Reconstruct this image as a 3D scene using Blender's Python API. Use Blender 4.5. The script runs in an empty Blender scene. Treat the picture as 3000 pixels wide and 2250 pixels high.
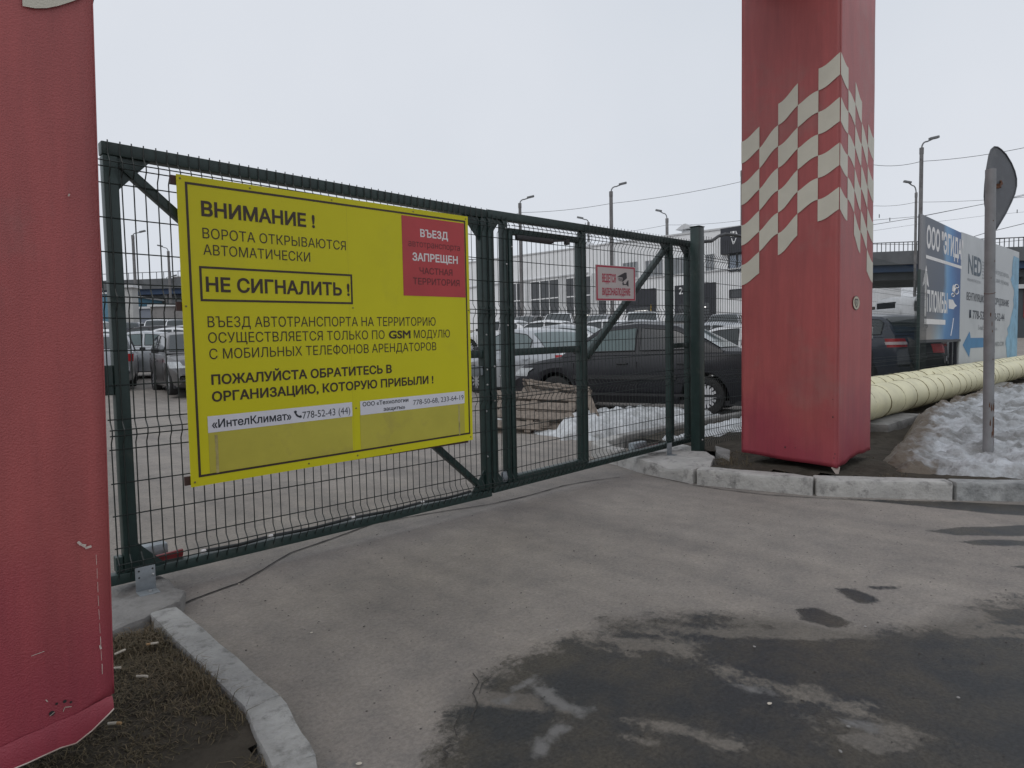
import bpy, bmesh, math, random
from mathutils import Vector, Matrix, noise
random.seed(7)
S = bpy.context.scene
COL = S.collection
PI = math.pi

# ------------------------------------------------------------------ camera, sky, sun
YAW, PITCH, ROLL = 0.7736879, -0.0567959, -0.0199268
CAM = Vector((-0.8579, -3.4570, 1.1875))
FPX = 1896.4                                   # focal length in pixels of the 3000 px wide photograph
fw = Vector((math.cos(PITCH)*math.sin(YAW), math.cos(PITCH)*math.cos(YAW), math.sin(PITCH)))
r0 = Vector((math.cos(YAW), -math.sin(YAW), 0.0)); u0 = r0.cross(fw)
rt = r0*math.cos(ROLL)+u0*math.sin(ROLL); up = -r0*math.sin(ROLL)+u0*math.cos(ROLL)
cd = bpy.data.cameras.new('camera'); cam = bpy.data.objects.new('camera', cd); COL.objects.link(cam)
cam.matrix_world = Matrix(((rt.x, up.x, -fw.x, CAM.x), (rt.y, up.y, -fw.y, CAM.y), (rt.z, up.z, -fw.z, CAM.z), (0, 0, 0, 1)))
cd.sensor_width = 36; cd.lens = FPX/3000*36; cd.clip_start = 0.05; cd.clip_end = 2000
S.camera = cam

SUN_EL, SUN_AZ = math.radians(46), math.radians(258)
world = bpy.data.worlds.new("World"); S.world = world; world.use_nodes = True
wn, wl = world.node_tree.nodes, world.node_tree.links
bg = wn['Background']
sky = wn.new('ShaderNodeTexSky'); sky.sky_type = 'NISHITA'; sky.sun_disc = False
sky.sun_elevation = SUN_EL; sky.sun_rotation = SUN_AZ; sky.dust_density = 6.0; sky.air_density = 1.0
hs = wn.new('ShaderNodeHueSaturation'); hs.inputs['Saturation'].default_value = 0.25
wl.new(sky.outputs[0], hs.inputs['Color'])
tc = wn.new('ShaderNodeTexCoord'); nz = wn.new('ShaderNodeTexNoise'); nz.inputs['Scale'].default_value = 1.6; nz.inputs['Detail'].default_value = 4
wl.new(tc.outputs['Generated'], nz.inputs['Vector'])
rp = wn.new('ShaderNodeValToRGB'); rp.color_ramp.elements[0].position = .3; rp.color_ramp.elements[1].position = .75
rp.color_ramp.elements[0].color = (.87, .93, 1.02, 1); rp.color_ramp.elements[1].color = (.99, 1.03, 1.11, 1)
wl.new(nz.outputs['Fac'], rp.inputs[0])
cl = wn.new('ShaderNodeVectorMath'); cl.operation = 'SCALE'; cl.inputs['Scale'].default_value = 7.4
wl.new(rp.outputs[0], cl.inputs[0])
mx = wn.new('ShaderNodeMix'); mx.data_type = 'RGBA'; mx.inputs['Factor'].default_value = .93
wl.new(hs.outputs[0], mx.inputs['A']); wl.new(cl.outputs[0], mx.inputs['B'])
wl.new(mx.outputs['Result'], bg.inputs['Color']); bg.inputs['Strength'].default_value = 0.105
sd = bpy.data.lights.new('sun', 'SUN'); sd.energy = 0.5; sd.angle = math.radians(35); sd.color = (1, .97, .93)
sun = bpy.data.objects.new('sun', sd); COL.objects.link(sun)
sdir = Vector((math.cos(SUN_EL)*math.sin(SUN_AZ), math.cos(SUN_EL)*math.cos(SUN_AZ), math.sin(SUN_EL)))
sun.rotation_euler = sdir.to_track_quat('Z', 'Y').to_euler()
S.view_settings.view_transform = 'Standard'; S.view_settings.look = 'None'
S.view_settings.exposure = 0; S.view_settings.gamma = 1

# ------------------------------------------------------------------ survey helpers (photo pixel -> place)
def ray(x, y): return fw + rt*((x-1500)/FPX) - up*((y-1125)/FPX)
def onz(x, y, z): q = ray(x, y); return CAM + q*((z-CAM.z)/q.z)
def ony(x, y, Y): q = ray(x, y); return CAM + q*((Y-CAM.y)/q.y)
def onx(x, y, X): q = ray(x, y); return CAM + q*((X-CAM.x)/q.x)
def dpt(x, y, t): return CAM + ray(x, y)*t
def gz(x, y):                                   # the yard rises gently away from the gate
    t = (x-CAM.x)*.6988+(y-CAM.y)*.7153
    if t < 12: return 0.0
    if t < 18: return .06*(t-12)**2/12
    return min(.18+.06*(t-18), 3.2)

# ------------------------------------------------------------------ materials
MATS = {}
def M(name, col, rough=.6, var=.15, scale=8.0, bump=0.0, bscale=60.0, metal=0.0, spec=.5, dirt=None, dscale=3.0, damt=.5, coat=0.0):
    if name in MATS: return MATS[name]
    m = bpy.data.materials.new(name); m.use_nodes = True; n, l = m.node_tree.nodes, m.node_tree.links
    b = n['Principled BSDF']; b.inputs['Roughness'].default_value = rough; b.inputs['Metallic'].default_value = metal
    b.inputs['Specular IOR Level'].default_value = spec
    if coat: b.inputs['Coat Weight'].default_value = coat; b.inputs['Coat Roughness'].default_value = .06
    t = n.new('ShaderNodeTexCoord'); no = n.new('ShaderNodeTexNoise'); no.inputs['Scale'].default_value = scale
    no.inputs['Detail'].default_value = 5; no.inputs['Roughness'].default_value = .6
    l.new(t.outputs['Object'], no.inputs['Vector'])
    r = n.new('ShaderNodeValToRGB'); r.color_ramp.elements[0].position = .3; r.color_ramp.elements[1].position = .72
    lo = [c*(1-var) for c in col]; hi = [min(1, c*(1+var)) for c in col]
    r.color_ramp.elements[0].color = (*lo, 1); r.color_ramp.elements[1].color = (*hi, 1)
    l.new(no.outputs['Fac'], r.inputs[0]); out = r.outputs[0]
    if dirt:
        n2 = n.new('ShaderNodeTexNoise'); n2.inputs['Scale'].default_value = dscale; n2.inputs['Detail'].default_value = 8
        n2.inputs['Roughness'].default_value = .7; l.new(t.outputs['Object'], n2.inputs['Vector'])
        r2 = n.new('ShaderNodeValToRGB'); r2.color_ramp.elements[0].position = .66-damt*.28; r2.color_ramp.elements[1].position = .78-damt*.2
        l.new(n2.outputs['Fac'], r2.inputs[0])
        mm = n.new('ShaderNodeMix'); mm.data_type = 'RGBA'; l.new(r2.outputs[0], mm.inputs['Factor'])
        l.new(out, mm.inputs['A']); mm.inputs['B'].default_value = (*dirt, 1); out = mm.outputs['Result']
    l.new(out, b.inputs['Base Color'])
    if bump:
        n3 = n.new('ShaderNodeTexNoise'); n3.inputs['Scale'].default_value = bscale; n3.inputs['Detail'].default_value = 6
        l.new(t.outputs['Object'], n3.inputs['Vector'])
        bp = n.new('ShaderNodeBump'); bp.inputs['Strength'].default_value = min(1, bump); bp.inputs['Distance'].default_value = .01
        l.new(n3.outputs['Fac'], bp.inputs['Height']); l.new(bp.outputs[0], b.inputs['Normal'])
    MATS[name] = m; return m
def glass(name, col=(.02, .028, .03), rough=.06):
    return M(name, col, rough, .25, 2.0, spec=.8)

m_green = M('green_paint', (.018, .040, .036), .45, .2, 14, dirt=(.06, .075, .065), dscale=5, damt=.35)
m_wire = M('wire_coat', (.014, .022, .020), .45, .2, 20)
m_bolt = M('bolt_zinc', (.55, .56, .56), .35, .2, 30, metal=.8)
m_galv = M('galvanised', (.27, .30, .32), .5, .18, 25, metal=.35, dirt=(.19, .2, .2), dscale=9, damt=.5)
m_yel = M('yellow_board', (.66, .62, .012), .45, .04, 2, spec=.3, dirt=(.61, .57, .02), dscale=1.5, damt=.35)
m_yel2 = M('clouded_film', (.52, .47, .06), .35, .07, 5, dirt=(.43, .37, .07), dscale=3, damt=.4)
m_ink = M('black_ink', (.042, .024, .013), .5, .2, 20)
m_ink2 = M('blue_black_ink', (.02, .025, .035), .5, .2, 20)
m_redink = M('red_board', (.50, .045, .05), .4, .08, 4)
m_dred = M('dark_red_ink', (.14, .02, .022), .5, .1, 8)
m_wht = M('white_print', (.78, .76, .75), .5, .05, 6)
m_strip = M('white_label', (.74, .75, .80), .4, .05, 6)
m_brown = M('brown_batten', (.05, .02, .014), .6, .2, 12)
m_red = M('red_vinyl', (.375, .080, .078), .46, .1, 1.3, bump=.25, bscale=260, spec=.5, dirt=(.33, .112, .105), dscale=1.1, damt=.45)
m_redin = M('vinyl_back', (.55, .47, .42), .6, .15, 9, dirt=(.3, .2, .17), dscale=7, damt=.6)
m_cream = M('cream_vinyl', (.56, .53, .44), .5, .06, 5, bump=.2, bscale=260)
m_conc = M('concrete_white', (.42, .41, .39), .85, .18, 7, bump=.8, bscale=45, dirt=(.17, .165, .16), dscale=8, damt=.5)
m_conc2 = M('concrete_bare', (.24, .235, .225), .9, .22, 8, bump=.9, bscale=40, dirt=(.11, .105, .1), dscale=4, damt=.6)
m_soil = M('soil', (.066, .058, .047), .95, .4, 12, bump=1, bscale=30, spec=.1, dirt=(.042, .036, .029), dscale=6, damt=.6)
m_pipe = M('cream_pipe_wrap', (.70, .655, .43), .5, .08, 3, bump=.25, bscale=18, dirt=(.58, .54, .36), dscale=2.5, damt=.5)
m_seam = M('pipe_band', (.20, .17, .09), .7, .3, 20)
m_wood = M('old_wood', (.215, .18, .15), .85, .3, 16, bump=.6, bscale=70, dirt=(.09, .07, .06), dscale=9, damt=.4)
m_tyre = M('rubber', (.02, .02, .02), .8, .3, 20)
m_rim = M('alloy', (.45, .46, .48), .35, .1, 9, metal=.6)
m_rimd = M('steel_wheel', (.06, .06, .065), .5, .2, 9)
m_rimw = M('white_wheel_cover', (.62, .62, .63), .4, .1, 9)
m_plas = M('black_plastic', (.02, .02, .022), .5, .2, 15)
m_glass = glass('car_glass')
m_glassg = glass('green_glass', (.075, .115, .115), .08)
m_glassd = glass('dark_glass', (.012, .013, .016), .08)
m_head = M('headlamp_lens', (.45, .47, .48), .12, .2, 12)
m_tail = M('tail_lens', (.38, .015, .02), .15, .15, 12)
m_tailw = M('clear_lens', (.6, .5, .5), .15, .15, 12)
m_wall = M('white_cladding', (.80, .805, .81), .6, .04, .6, dirt=(.74, .74, .74), dscale=.4, damt=.4)
m_ledge = M('grey_trim', (.55, .555, .56), .6, .1, 2)
m_dark = M('dark_cladding', (.03, .032, .04), .5, .15, 1)
m_frame = M('white_frame', (.8, .8, .8), .5, .1, 5)
m_grey = M('grey_sign_back', (.10, .105, .115), .55, .15, 6, metal=.3, dirt=(.14, .145, .15), dscale=4, damt=.4)
m_pole = M('dusty_pole', (.20, .20, .205), .6, .15, 9, dirt=(.05, .03, .022), dscale=5, damt=.12)
m_rust = M('rust', (.10, .045, .025), .9, .4, 25)
m_cpole = M('concrete_pole', (.17, .165, .165), .9, .2, 3, dirt=(.10, .09, .09), dscale=2, damt=.5)
m_lamp = M('lamp_metal', (.15, .155, .16), .5, .15, 9)
m_cable = M('cable', (.04, .04, .045), .6, .1, 9)
m_bridge = M('bridge_concrete', (.11, .115, .12), .9, .25, .5, dirt=(.06, .062, .065), dscale=.3, damt=.5)
m_bblue = M('bridge_blue', (.014, .038, .088), .6, .2, .4)
m_rail = M('railing_steel', (.10, .105, .11), .6, .2, 2)
m_brick = M('brick', (.17, .10, .085), .9, .2, 2)
m_redp = M('red_plastic', (.20, .018, .02), .5, .25, 9)
m_navy = M('navy_print', (.05, .085, .12), .5, .1, 3)
m_board = M('board_white', (.52, .54, .55), .5, .04, .8, dirt=(.45, .47, .48), dscale=.7, damt=.5)
m_arrow = M('board_blue', (.04, .20, .40), .5, .08, 3)
m_paint = M('board_pale_blue', (.20, .40, .55), .5, .25, 2.2, dirt=(.07, .20, .34), dscale=1.6, damt=.4)
m_faint = M('board_grey_ink', (.26, .28, .30), .5, .1, 3)

# ------------------------------------------------------------------ mesh building
class B:
    def __init__(s): s.v = []; s.f = []; s.m = []
    def add(s, vs, fs, mi=0):
        o = len(s.v); s.v += [Vector(p) for p in vs]
        for f in fs: s.f.append([o+i for i in f]); s.m.append(mi)
    def box(s, a, b, mi=0, M4=None, ch=0.0):
        x0, y0, z0 = a; x1, y1, z1 = b
        if ch <= 0:
            vs = [Vector(p) for p in ((x0, y0, z0), (x1, y0, z0), (x1, y1, z0), (x0, y1, z0), (x0, y0, z1), (x1, y0, z1), (x1, y1, z1), (x0, y1, z1))]
            fs = [(0, 3, 2, 1), (4, 5, 6, 7), (0, 1, 5, 4), (1, 2, 6, 5), (2, 3, 7, 6), (3, 0, 4, 7)]
        else:
            bm = bmesh.new(); bmesh.ops.create_cube(bm, size=1)
            for v in bm.verts: v.co = Vector(((x0+x1)/2+v.co.x*(x1-x0), (y0+y1)/2+v.co.y*(y1-y0), (z0+z1)/2+v.co.z*(z1-z0)))
            bmesh.ops.bevel(bm, geom=bm.edges[:], offset=ch, segments=2, affect='EDGES', profile=.5)
            bm.verts.index_update(); vs = [v.co.copy() for v in bm.verts]; fs = [[v.index for v in f.verts] for f in bm.faces]; bm.free()
        if M4 is not None: vs = [M4 @ p for p in vs]
        s.add(vs, fs, mi)
    def bar(s, p, q, w, h, mi=0, upv=(0, 0, 1), ch=0.0):      # box from p to q, w across, h along upv
        p, q = Vector(p), Vector(q); d = q-p; L = d.length; d.normalize()
        uu = Vector(upv); sd_ = d.cross(uu); sd_.normalize(); uu = sd_.cross(d)
        M4 = Matrix(((d.x, sd_.x, uu.x, p.x), (d.y, sd_.y, uu.y, p.y), (d.z, sd_.z, uu.z, p.z), (0, 0, 0, 1)))
        s.box((0, -w/2, -h/2), (L, w/2, h/2), mi, M4, ch)
    def tube(s, pts, r, n=6, mi=0, cap=True):
        pts = [Vector(p) for p in pts]; rs = r if isinstance(r, (list, tuple)) else [r]*len(pts)
        rings = []; ref = None
        for i, p in enumerate(pts):
            d = (pts[min(i+1, len(pts)-1)]-pts[max(i-1, 0)]).normalized()
            a = Vector((0, 0, 1)) if abs(d.z) < .95 else Vector((1, 0, 0))
            if ref is not None: a = ref
            x = a-d*a.dot(d); x.normalize(); ref = x; y = d.cross(x)
            rings.append([p+(x*math.cos(2*PI*k/n)+y*math.sin(2*PI*k/n))*rs[i] for k in range(n)])
        vs = [v for R in rings for v in R]; fs = []
        for i in range(len(pts)-1):
            for k in range(n):
                a = i*n+k; b = i*n+(k+1) % n; fs.append((a, b, b+n, a+n))
        if cap: fs.append(tuple(range(n-1, -1, -1))); fs.append(tuple((len(pts)-1)*n+k for k in range(n)))
        s.add(vs, fs, mi)
    def prism(s, poly, ax, d0, d1, mi=0):                     # poly of 2-D points extruded along axis ax
        def P3(p, d):
            return {'x': (d, p[0], p[1]), 'y': (p[0], d, p[1]), 'z': (p[0], p[1], d)}[ax]
        n = len(poly); vs = [P3(p, d0) for p in poly]+[P3(p, d1) for p in poly]
        fs = [tuple(range(n-1, -1, -1)), tuple(range(n, 2*n))]+[(i, (i+1) % n, n+(i+1) % n, n+i) for i in range(n)]
        s.add(vs, fs, mi)
    def grid(s, rows, mi=0, closed=False):
        n = len(rows[0]); vs = [p for R in rows for p in R]; fs = []
        for i in range(len(rows)-1):
            for k in range(n if closed else n-1):
                a = i*n+k; b = i*n+(k+1) % n; fs.append((a, b, b+n, a+n))
        s.add(vs, fs, mi)
    def lathe(s, prof, axis_o, axis='y', n=20, mi=0):          # prof (r, d): revolve round an axis through axis_o
        o = Vector(axis_o); rows = []
        for r, d in prof:
            R = []
            for k in range(n):
                a = 2*PI*k/n; c, q = r*math.cos(a), r*math.sin(a)
                R.append(o+Vector({'y': (c, d, q), 'x': (d, c, q), 'z': (c, q, d)}[axis]))
            rows.append(R)
        s.grid(rows, mi, True)
def mk(name, b, mats, parent=None, smooth=False, world=True, recalc=True, ang=35):
    me = bpy.data.meshes.new(name); me.from_pydata([tuple(v) for v in b.v], [], b.f)
    for m in (mats if isinstance(mats, (list, tuple)) else [mats]): me.materials.append(m)
    for p, i in zip(me.polygons, b.m): p.material_index = i
    if recalc:
        bm = bmesh.new(); bm.from_mesh(me); bmesh.ops.recalc_face_normals(bm, faces=bm.faces); bm.to_mesh(me); bm.free()
    if smooth:
        me.polygons.foreach_set('use_smooth', [True]*len(me.polygons)); me.set_sharp_from_angle(angle=math.radians(ang))
    me.update(); o = bpy.data.objects.new(name, me); COL.objects.link(o)
    if parent is not None:
        o.parent = parent
        if world: o.matrix_parent_inverse = root_inv(parent)
    return o
def root_inv(o):
    m = Matrix.Identity(4); c = o
    while c is not None:
        m = Matrix.LocRotScale(c.location, c.rotation_euler, c.scale) if c.parent is None else m
        c = c.parent
    return m.inverted() if o.parent is None else Matrix.Identity(4)
def tag(o, label, cat, group=None, kind=None):
    if label: o['label'] = label
    if cat: o['category'] = cat
    if group: o['group'] = group
    if kind: o['kind'] = kind
    return o
def thing(name, label, cat, loc=(0, 0, 0), rz=0, group=None):
    o = bpy.data.objects.new(name, None); COL.objects.link(o); o.location = loc; o.rotation_euler = (0, 0, rz); o.empty_display_size = .2
    return tag(o, label, cat, group)
def struct(name, b, m, **k):
    o = mk(name, b, m, **k); o['kind'] = 'structure'; return o
def stuff(name, b, m, label, cat, **k):
    o = mk(name, b, m, **k); return tag(o, label, cat, None, 'stuff')

# text laid out to measured left, right, baseline and capital height, in a plane given by origin + axes
from mathutils.geometry import delaunay_2d_cdt
def text_mesh(b, s, x0, x1, base, cap, plane, mi=0, bold=0.0, lower=False):
    c = bpy.data.curves.new('t', 'FONT'); c.body = s; c.offset = bold; c.resolution_u = 3; c.fill_mode = 'NONE'
    o = bpy.data.objects.new('t', c); COL.objects.link(o); dg = bpy.context.evaluated_depsgraph_get()
    me = bpy.data.meshes.new_from_object(o.evaluated_get(dg)); COL.objects.unlink(o); bpy.data.objects.remove(o); bpy.data.curves.remove(c)
    nxt = {}
    for e in me.edges: nxt.setdefault(e.vertices[0], []).append(e.vertices[1]); nxt.setdefault(e.vertices[1], []).append(e.vertices[0])
    seen = set(); loops = []
    for v in range(len(me.vertices)):                         # walk every outline
        if v in seen or v not in nxt: continue
        L = [v]; seen.add(v); cur = v
        while True:
            q = [w for w in nxt[cur] if w not in seen]
            if not q: break
            cur = q[0]; seen.add(cur); L.append(cur)
        if len(L) > 2:
            if L[0] > L[1]: L.reverse()
            loops.append([(me.vertices[i].co.x, me.vertices[i].co.y) for i in sorted(L)])
    bpy.data.meshes.remove(me)
    def area(P): return .5*sum(P[i-1][0]*P[i][1]-P[i][0]*P[i-1][1] for i in range(len(P)))
    def inside(p, P):
        r = False
        for i in range(len(P)):
            (ax, ay), (bx_, by_) = P[i-1], P[i]
            if (ay > p[1]) != (by_ > p[1]) and p[0] < (bx_-ax)*(p[1]-ay)/(by_-ay)+ax: r = not r
        return r
    ar = [area(P) for P in loops]
    def holds(H, P): return sum(inside(H[q*len(H)//5], P) for q in range(5)) >= 4
    par = [[j for j in range(len(loops)) if j != i and ar[j]*ar[i] < 0 and abs(ar[j]) > abs(ar[i]) and holds(loops[i], loops[j])] for i in range(len(loops))]
    def grow(P, d):                                           # outline moved outwards by d
        n = len(P); o = []; sg = 1 if area(P) > 0 else -1
        for i in range(n):
            ax, ay = P[i][0]-P[i-1][0], P[i][1]-P[i-1][1]; cx_, cy_ = P[(i+1) % n][0]-P[i][0], P[(i+1) % n][1]-P[i][1]
            la, lc = math.hypot(ax, ay) or 1e-9, math.hypot(cx_, cy_) or 1e-9; nx_, ny_ = ay/la+cy_/lc, -ax/la-cx_/lc; q = (nx_*nx_+ny_*ny_)/2 or 1e-9
            f = min(2.0, 1/max(q, .35)); o.append((P[i][0]+sg*d*nx_*f, P[i][1]+sg*d*ny_*f))
        return o
    if bold: loops = [grow(P, bold if not par[i] else -bold) for i, P in enumerate(loops)]
    mnx = min(p[0] for P in loops for p in P); mxx = max(p[0] for P in loops for p in P)
    ref = .545 if lower else .728
    sx = (x1-x0)/(mxx-mnx); sy = cap/(ref+2*bold)
    groups = []                                               # outlines that touch in x are triangulated together, by winding number
    for P in sorted(loops, key=lambda P: min(p[0] for p in P)):
        lo, hi = min(p[0] for p in P), max(p[0] for p in P)
        if groups and lo < groups[-1][1]: groups[-1][0].append(P); groups[-1][1] = max(hi, groups[-1][1])
        else: groups.append([[P], hi])
    for G, _ in groups:
        vs, es = [], []
        for P in G:
            n0 = len(vs); vs += [Vector(p) for p in P]; es += [(n0+i, n0+(i+1) % len(P)) for i in range(len(P))]
        V, _e, T, *_r = delaunay_2d_cdt(vs, es, [], 0, 1e-6)
        keep = []
        for t in T:
            cx_, cy_ = sum(V[i].x for i in t)/3, sum(V[i].y for i in t)/3; w = 0
            for P in G:
                for i in range(len(P)):
                    (ax, ay), (bx_, by_) = P[i-1], P[i]
                    if (ay > cy_) != (by_ > cy_) and cx_ < (bx_-ax)*(cy_-ay)/(by_-ay)+ax: w += 1 if by_ > ay else -1
            if w: keep.append(tuple(t))
        b.add([plane(x0+(p[0]-mnx)*sx, base+(p[1]+bold)*sy, 0) for p in V], keep, mi)

# ------------------------------------------------------------------ ground
def fbm(x, y, sc, octv=5, seed=0.0):
    a = .5; t = 0
    for i in range(octv):
        t += a*noise.noise((x*sc+seed, y*sc-seed, seed*1.7)); sc *= 2.03; a *= .55
    return t
def seg_d(px, py, poly):
    best = 1e9; inside = False; n = len(poly); j = n-1
    for i in range(n):
        x1, y1 = poly[j]; x2, y2 = poly[i]
        dx, dy = x2-x1, y2-y1; t = max(0, min(1, ((px-x1)*dx+(py-y1)*dy)/(dx*dx+dy*dy+1e-12)))
        d = (px-x1-t*dx)**2+(py-y1-t*dy)**2
        if d < best: best = d
        if (y1 > py) != (y2 > py) and px < (x2-x1)*(py-y1)/(y2-y1)+x1: inside = not inside
        j = i
    d = math.sqrt(best); return d if inside else -d
def P2(x, y, z=0): p = onz(x, y, z); return (p.x, p.y)
wet_poly = [P2(1290, 2246), P2(1330, 2120), P2(1385, 2005), P2(1500, 1930), P2(1640, 1868), P2(1790, 1858), P2(1790, 1820), P2(1930, 1800), P2(2040, 1790), P2(2300, 1800),
            P2(2520, 1845), P2(2640, 1855), P2(2700, 1800), P2(2860, 1765), P2(3020, 1750), (3.3, -4.6), (-.2, -4.6), P2(1290, 2600)]
small_wet = [[P2(2440, 1722), P2(2505, 1725), P2(2580, 1755), P2(2570, 1772), P2(2510, 1765)], [P2(2530, 1718), P2(2640, 1716), P2(2640, 1726), P2(2560, 1727)],
             [P2(2325, 1782), P2(2390, 1780), P2(2520, 1830), P2(2440, 1840), P2(2350, 1815)],
             [P2(2715, 1555), P2(2800, 1546), P2(3030, 1538), P2(3030, 1572), P2(2800, 1568)], [P2(2800, 1586), P2(2900, 1580), P2(3030, 1585), P2(3030, 1600), P2(2860, 1598)],
             [P2(2460, 1459), P2(2560, 1464), P2(2800, 1470), P2(3030, 1480), P2(3030, 1512), P2(2900, 1505), P2(2760, 1490)], [P2(2965, 1660), P2(3030, 1655), P2(3030, 1672)]]
salt_poly = [[P2(1490, 2010), P2(1560, 1975), P2(1585, 2000), P2(1500, 2030)], [P2(1550, 2010), P2(1620, 2015), P2(1690, 2065), P2(1760, 2068), P2(1700, 2105), P2(1640, 2090), P2(1590, 2060)],
             [P2(1550, 2170), P2(1640, 2110), P2(1670, 2130), P2(1600, 2215), P2(1560, 2225)], [P2(1430, 2045), P2(1510, 2040), P2(1490, 2060), P2(1440, 2065)], [P2(850, 2180), P2(900, 2245), P2(1100, 2246), P2(960, 2230)],
             [P2(2120, 2000), P2(2250, 2010), P2(2290, 2040), P2(2200, 2035)], [P2(2450, 2100), P2(2600, 2120), P2(2560, 2150), P2(2470, 2120)]]
def asphalt():
    m = bpy.data.materials.new('dusty_asphalt'); m.use_nodes = True; n, l = m.node_tree.nodes, m.node_tree.links; b = n['Principled BSDF']
    t = n.new('ShaderNodeTexCoord')
    def nt(sc, det=6, ro=.6):
        q = n.new('ShaderNodeTexNoise'); q.inputs['Scale'].default_value = sc; q.inputs['Detail'].default_value = det; q.inputs['Roughness'].default_value = ro
        l.new(t.outputs['Object'], q.inputs['Vector']); return q
    def ramp(src, p0, p1, c0=(0, 0, 0, 1), c1=(1, 1, 1, 1)):
        q = n.new('ShaderNodeValToRGB'); q.color_ramp.elements[0].position = p0; q.color_ramp.elements[1].position = p1
        q.color_ramp.elements[0].color = c0; q.color_ramp.elements[1].color = c1; l.new(src, q.inputs[0]); return q
    def mix(f, a, bb, mode='MIX'):
        q = n.new('ShaderNodeMix'); q.data_type = 'RGBA'; q.blend_type = mode
        if isinstance(f, float): q.inputs['Factor'].default_value = f
        else: l.new(f, q.inputs['Factor'])
        for nm, v in (('A', a), ('B', bb)):
            if isinstance(v, tuple): q.inputs[nm].default_value = (*v, 1)
            else: l.new(v, q.inputs[nm])
        return q.outputs['Result']
    big = ramp(nt(.9, 6).outputs['Fac'], .3, .7, (.262, .241, .219, 1), (.322, .298, .271, 1))
    fine = ramp(nt(60, 8, .85).outputs['Fac'], .34, .68, (.68, .68, .68, 1), (1.2, 1.2, 1.2, 1))
    c = mix(1.0, big.outputs[0], fine.outputs[0], 'MULTIPLY')
    mid = ramp(nt(5, 9, .75).outputs['Fac'], .36, .64, (.84, .84, .85, 1), (1.08, 1.06, 1.04, 1))
    c = mix(1.0, c, mid.outputs[0], 'MULTIPLY')
    mpp = n.new('ShaderNodeMapping'); mpp.inputs['Scale'].default_value = (1.6, .28, 1); mpp.inputs['Rotation'].default_value = (0, 0, math.radians(12)); l.new(t.outputs['Object'], mpp.inputs[0])
    tn = n.new('ShaderNodeTexNoise'); tn.inputs['Scale'].default_value = 1.9; tn.inputs['Detail'].default_value = 7; l.new(mpp.outputs[0], tn.inputs['Vector'])
    tr = ramp(tn.outputs['Fac'], .36, .64, (.86, .86, .87, 1), (1.07, 1.06, 1.05, 1)); c = mix(1.0, c, tr.outputs[0], 'MULTIPLY')
    v = n.new('ShaderNodeTexVoronoi'); v.inputs['Scale'].default_value = 17; v.inputs['Randomness'].default_value = 1; l.new(t.outputs['Object'], v.inputs['Vector'])
    spk = ramp(v.outputs['Distance'], .05, .10, (1, 1, 1, 1), (0, 0, 0, 1))
    vs = n.new('ShaderNodeMath'); vs.operation = 'GREATER_THAN'; vs.inputs[1].default_value = .62
    sep = n.new('ShaderNodeSeparateColor'); l.new(v.outputs['Color'], sep.inputs[0]); l.new(sep.outputs[0], vs.inputs[0])
    sm = n.new('ShaderNodeMath'); sm.operation = 'MULTIPLY'; l.new(spk.outputs[0], sm.inputs[0]); l.new(vs.outputs[0], sm.inputs[1])
    c = mix(sm.outputs[0], c, (.05, .045, .042))
    aw = n.new('ShaderNodeAttribute'); aw.attribute_name = 'wet'
    nn = nt(8, 10, .78); ad = n.new('ShaderNodeMath'); ad.operation = 'MULTIPLY_ADD'; ad.inputs[1].default_value = .85; l.new(nn.outputs['Fac'], ad.inputs[0]); 
    sb = n.new('ShaderNodeMath'); sb.operation = 'SUBTRACT'; l.new(aw.outputs['Fac'], sb.inputs[0]); sb.inputs[1].default_value = .425
    l.new(sb.outputs[0], ad.inputs[2])
    da = n.new('ShaderNodeAttribute'); da.attribute_name = 'damp'; dm = ramp(da.outputs['Fac'], .25, .75, (1, 1, 1, 1), (.60, .60, .585, 1)); c = mix(1.0, c, dm.outputs[0], 'MULTIPLY')
    gr = n.new('ShaderNodeMath'); gr.operation = 'MULTIPLY_ADD'; gr.inputs[1].default_value = .55; l.new(nt(48, 6, .8).outputs['Fac'], gr.inputs[0]); g2 = n.new('ShaderNodeMath'); g2.operation = 'SUBTRACT'; g2.inputs[1].default_value = .275; l.new(ad.outputs[0], g2.inputs[0]); l.new(g2.outputs[0], gr.inputs[2])
    wm = ramp(gr.outputs[0], .43, .60)
    wc = ramp(nt(2.6, 8, .7).outputs['Fac'], .40, .58, (.066, .059, .048, 1), (.034, .036, .038, 1))
    wfine = ramp(nt(75, 8, .8).outputs['Fac'], .36, .66, (.5, .5, .5, 1), (1.5, 1.5, 1.5, 1))
    wcol = mix(1.0, wc.outputs[0], wfine.outputs[0], 'MULTIPLY')
    c = mix(wm.outputs[0], c, wcol)
    asl = n.new('ShaderNodeAttribute'); asl.attribute_name = 'salt'
    ad2 = n.new('ShaderNodeMath'); ad2.operation = 'MULTIPLY_ADD'; ad2.inputs[1].default_value = .8; l.new(nt(22, 9, .75).outputs['Fac'], ad2.inputs[0])
    sb2 = n.new('ShaderNodeMath'); sb2.operation = 'SUBTRACT'; l.new(asl.outputs['Fac'], sb2.inputs[0]); sb2.inputs[1].default_value = .4; l.new(sb2.outputs[0], ad2.inputs[2])
    slm = ramp(ad2.outputs[0], .48, .72); c = mix(slm.outputs[0], c, (.165, .162, .158))
    l.new(c, b.inputs['Base Color'])
    rr = ramp(wm.outputs[0], 0, 1, (.92, .92, .92, 1), (.5, .5, .5, 1)); l.new(rr.outputs[0], b.inputs['Roughness'])
    b.inputs['Specular IOR Level'].default_value = .3
    bp = n.new('ShaderNodeBump'); bp.inputs['Strength'].default_value = .8; bp.inputs['Distance'].default_value = .007
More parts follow.
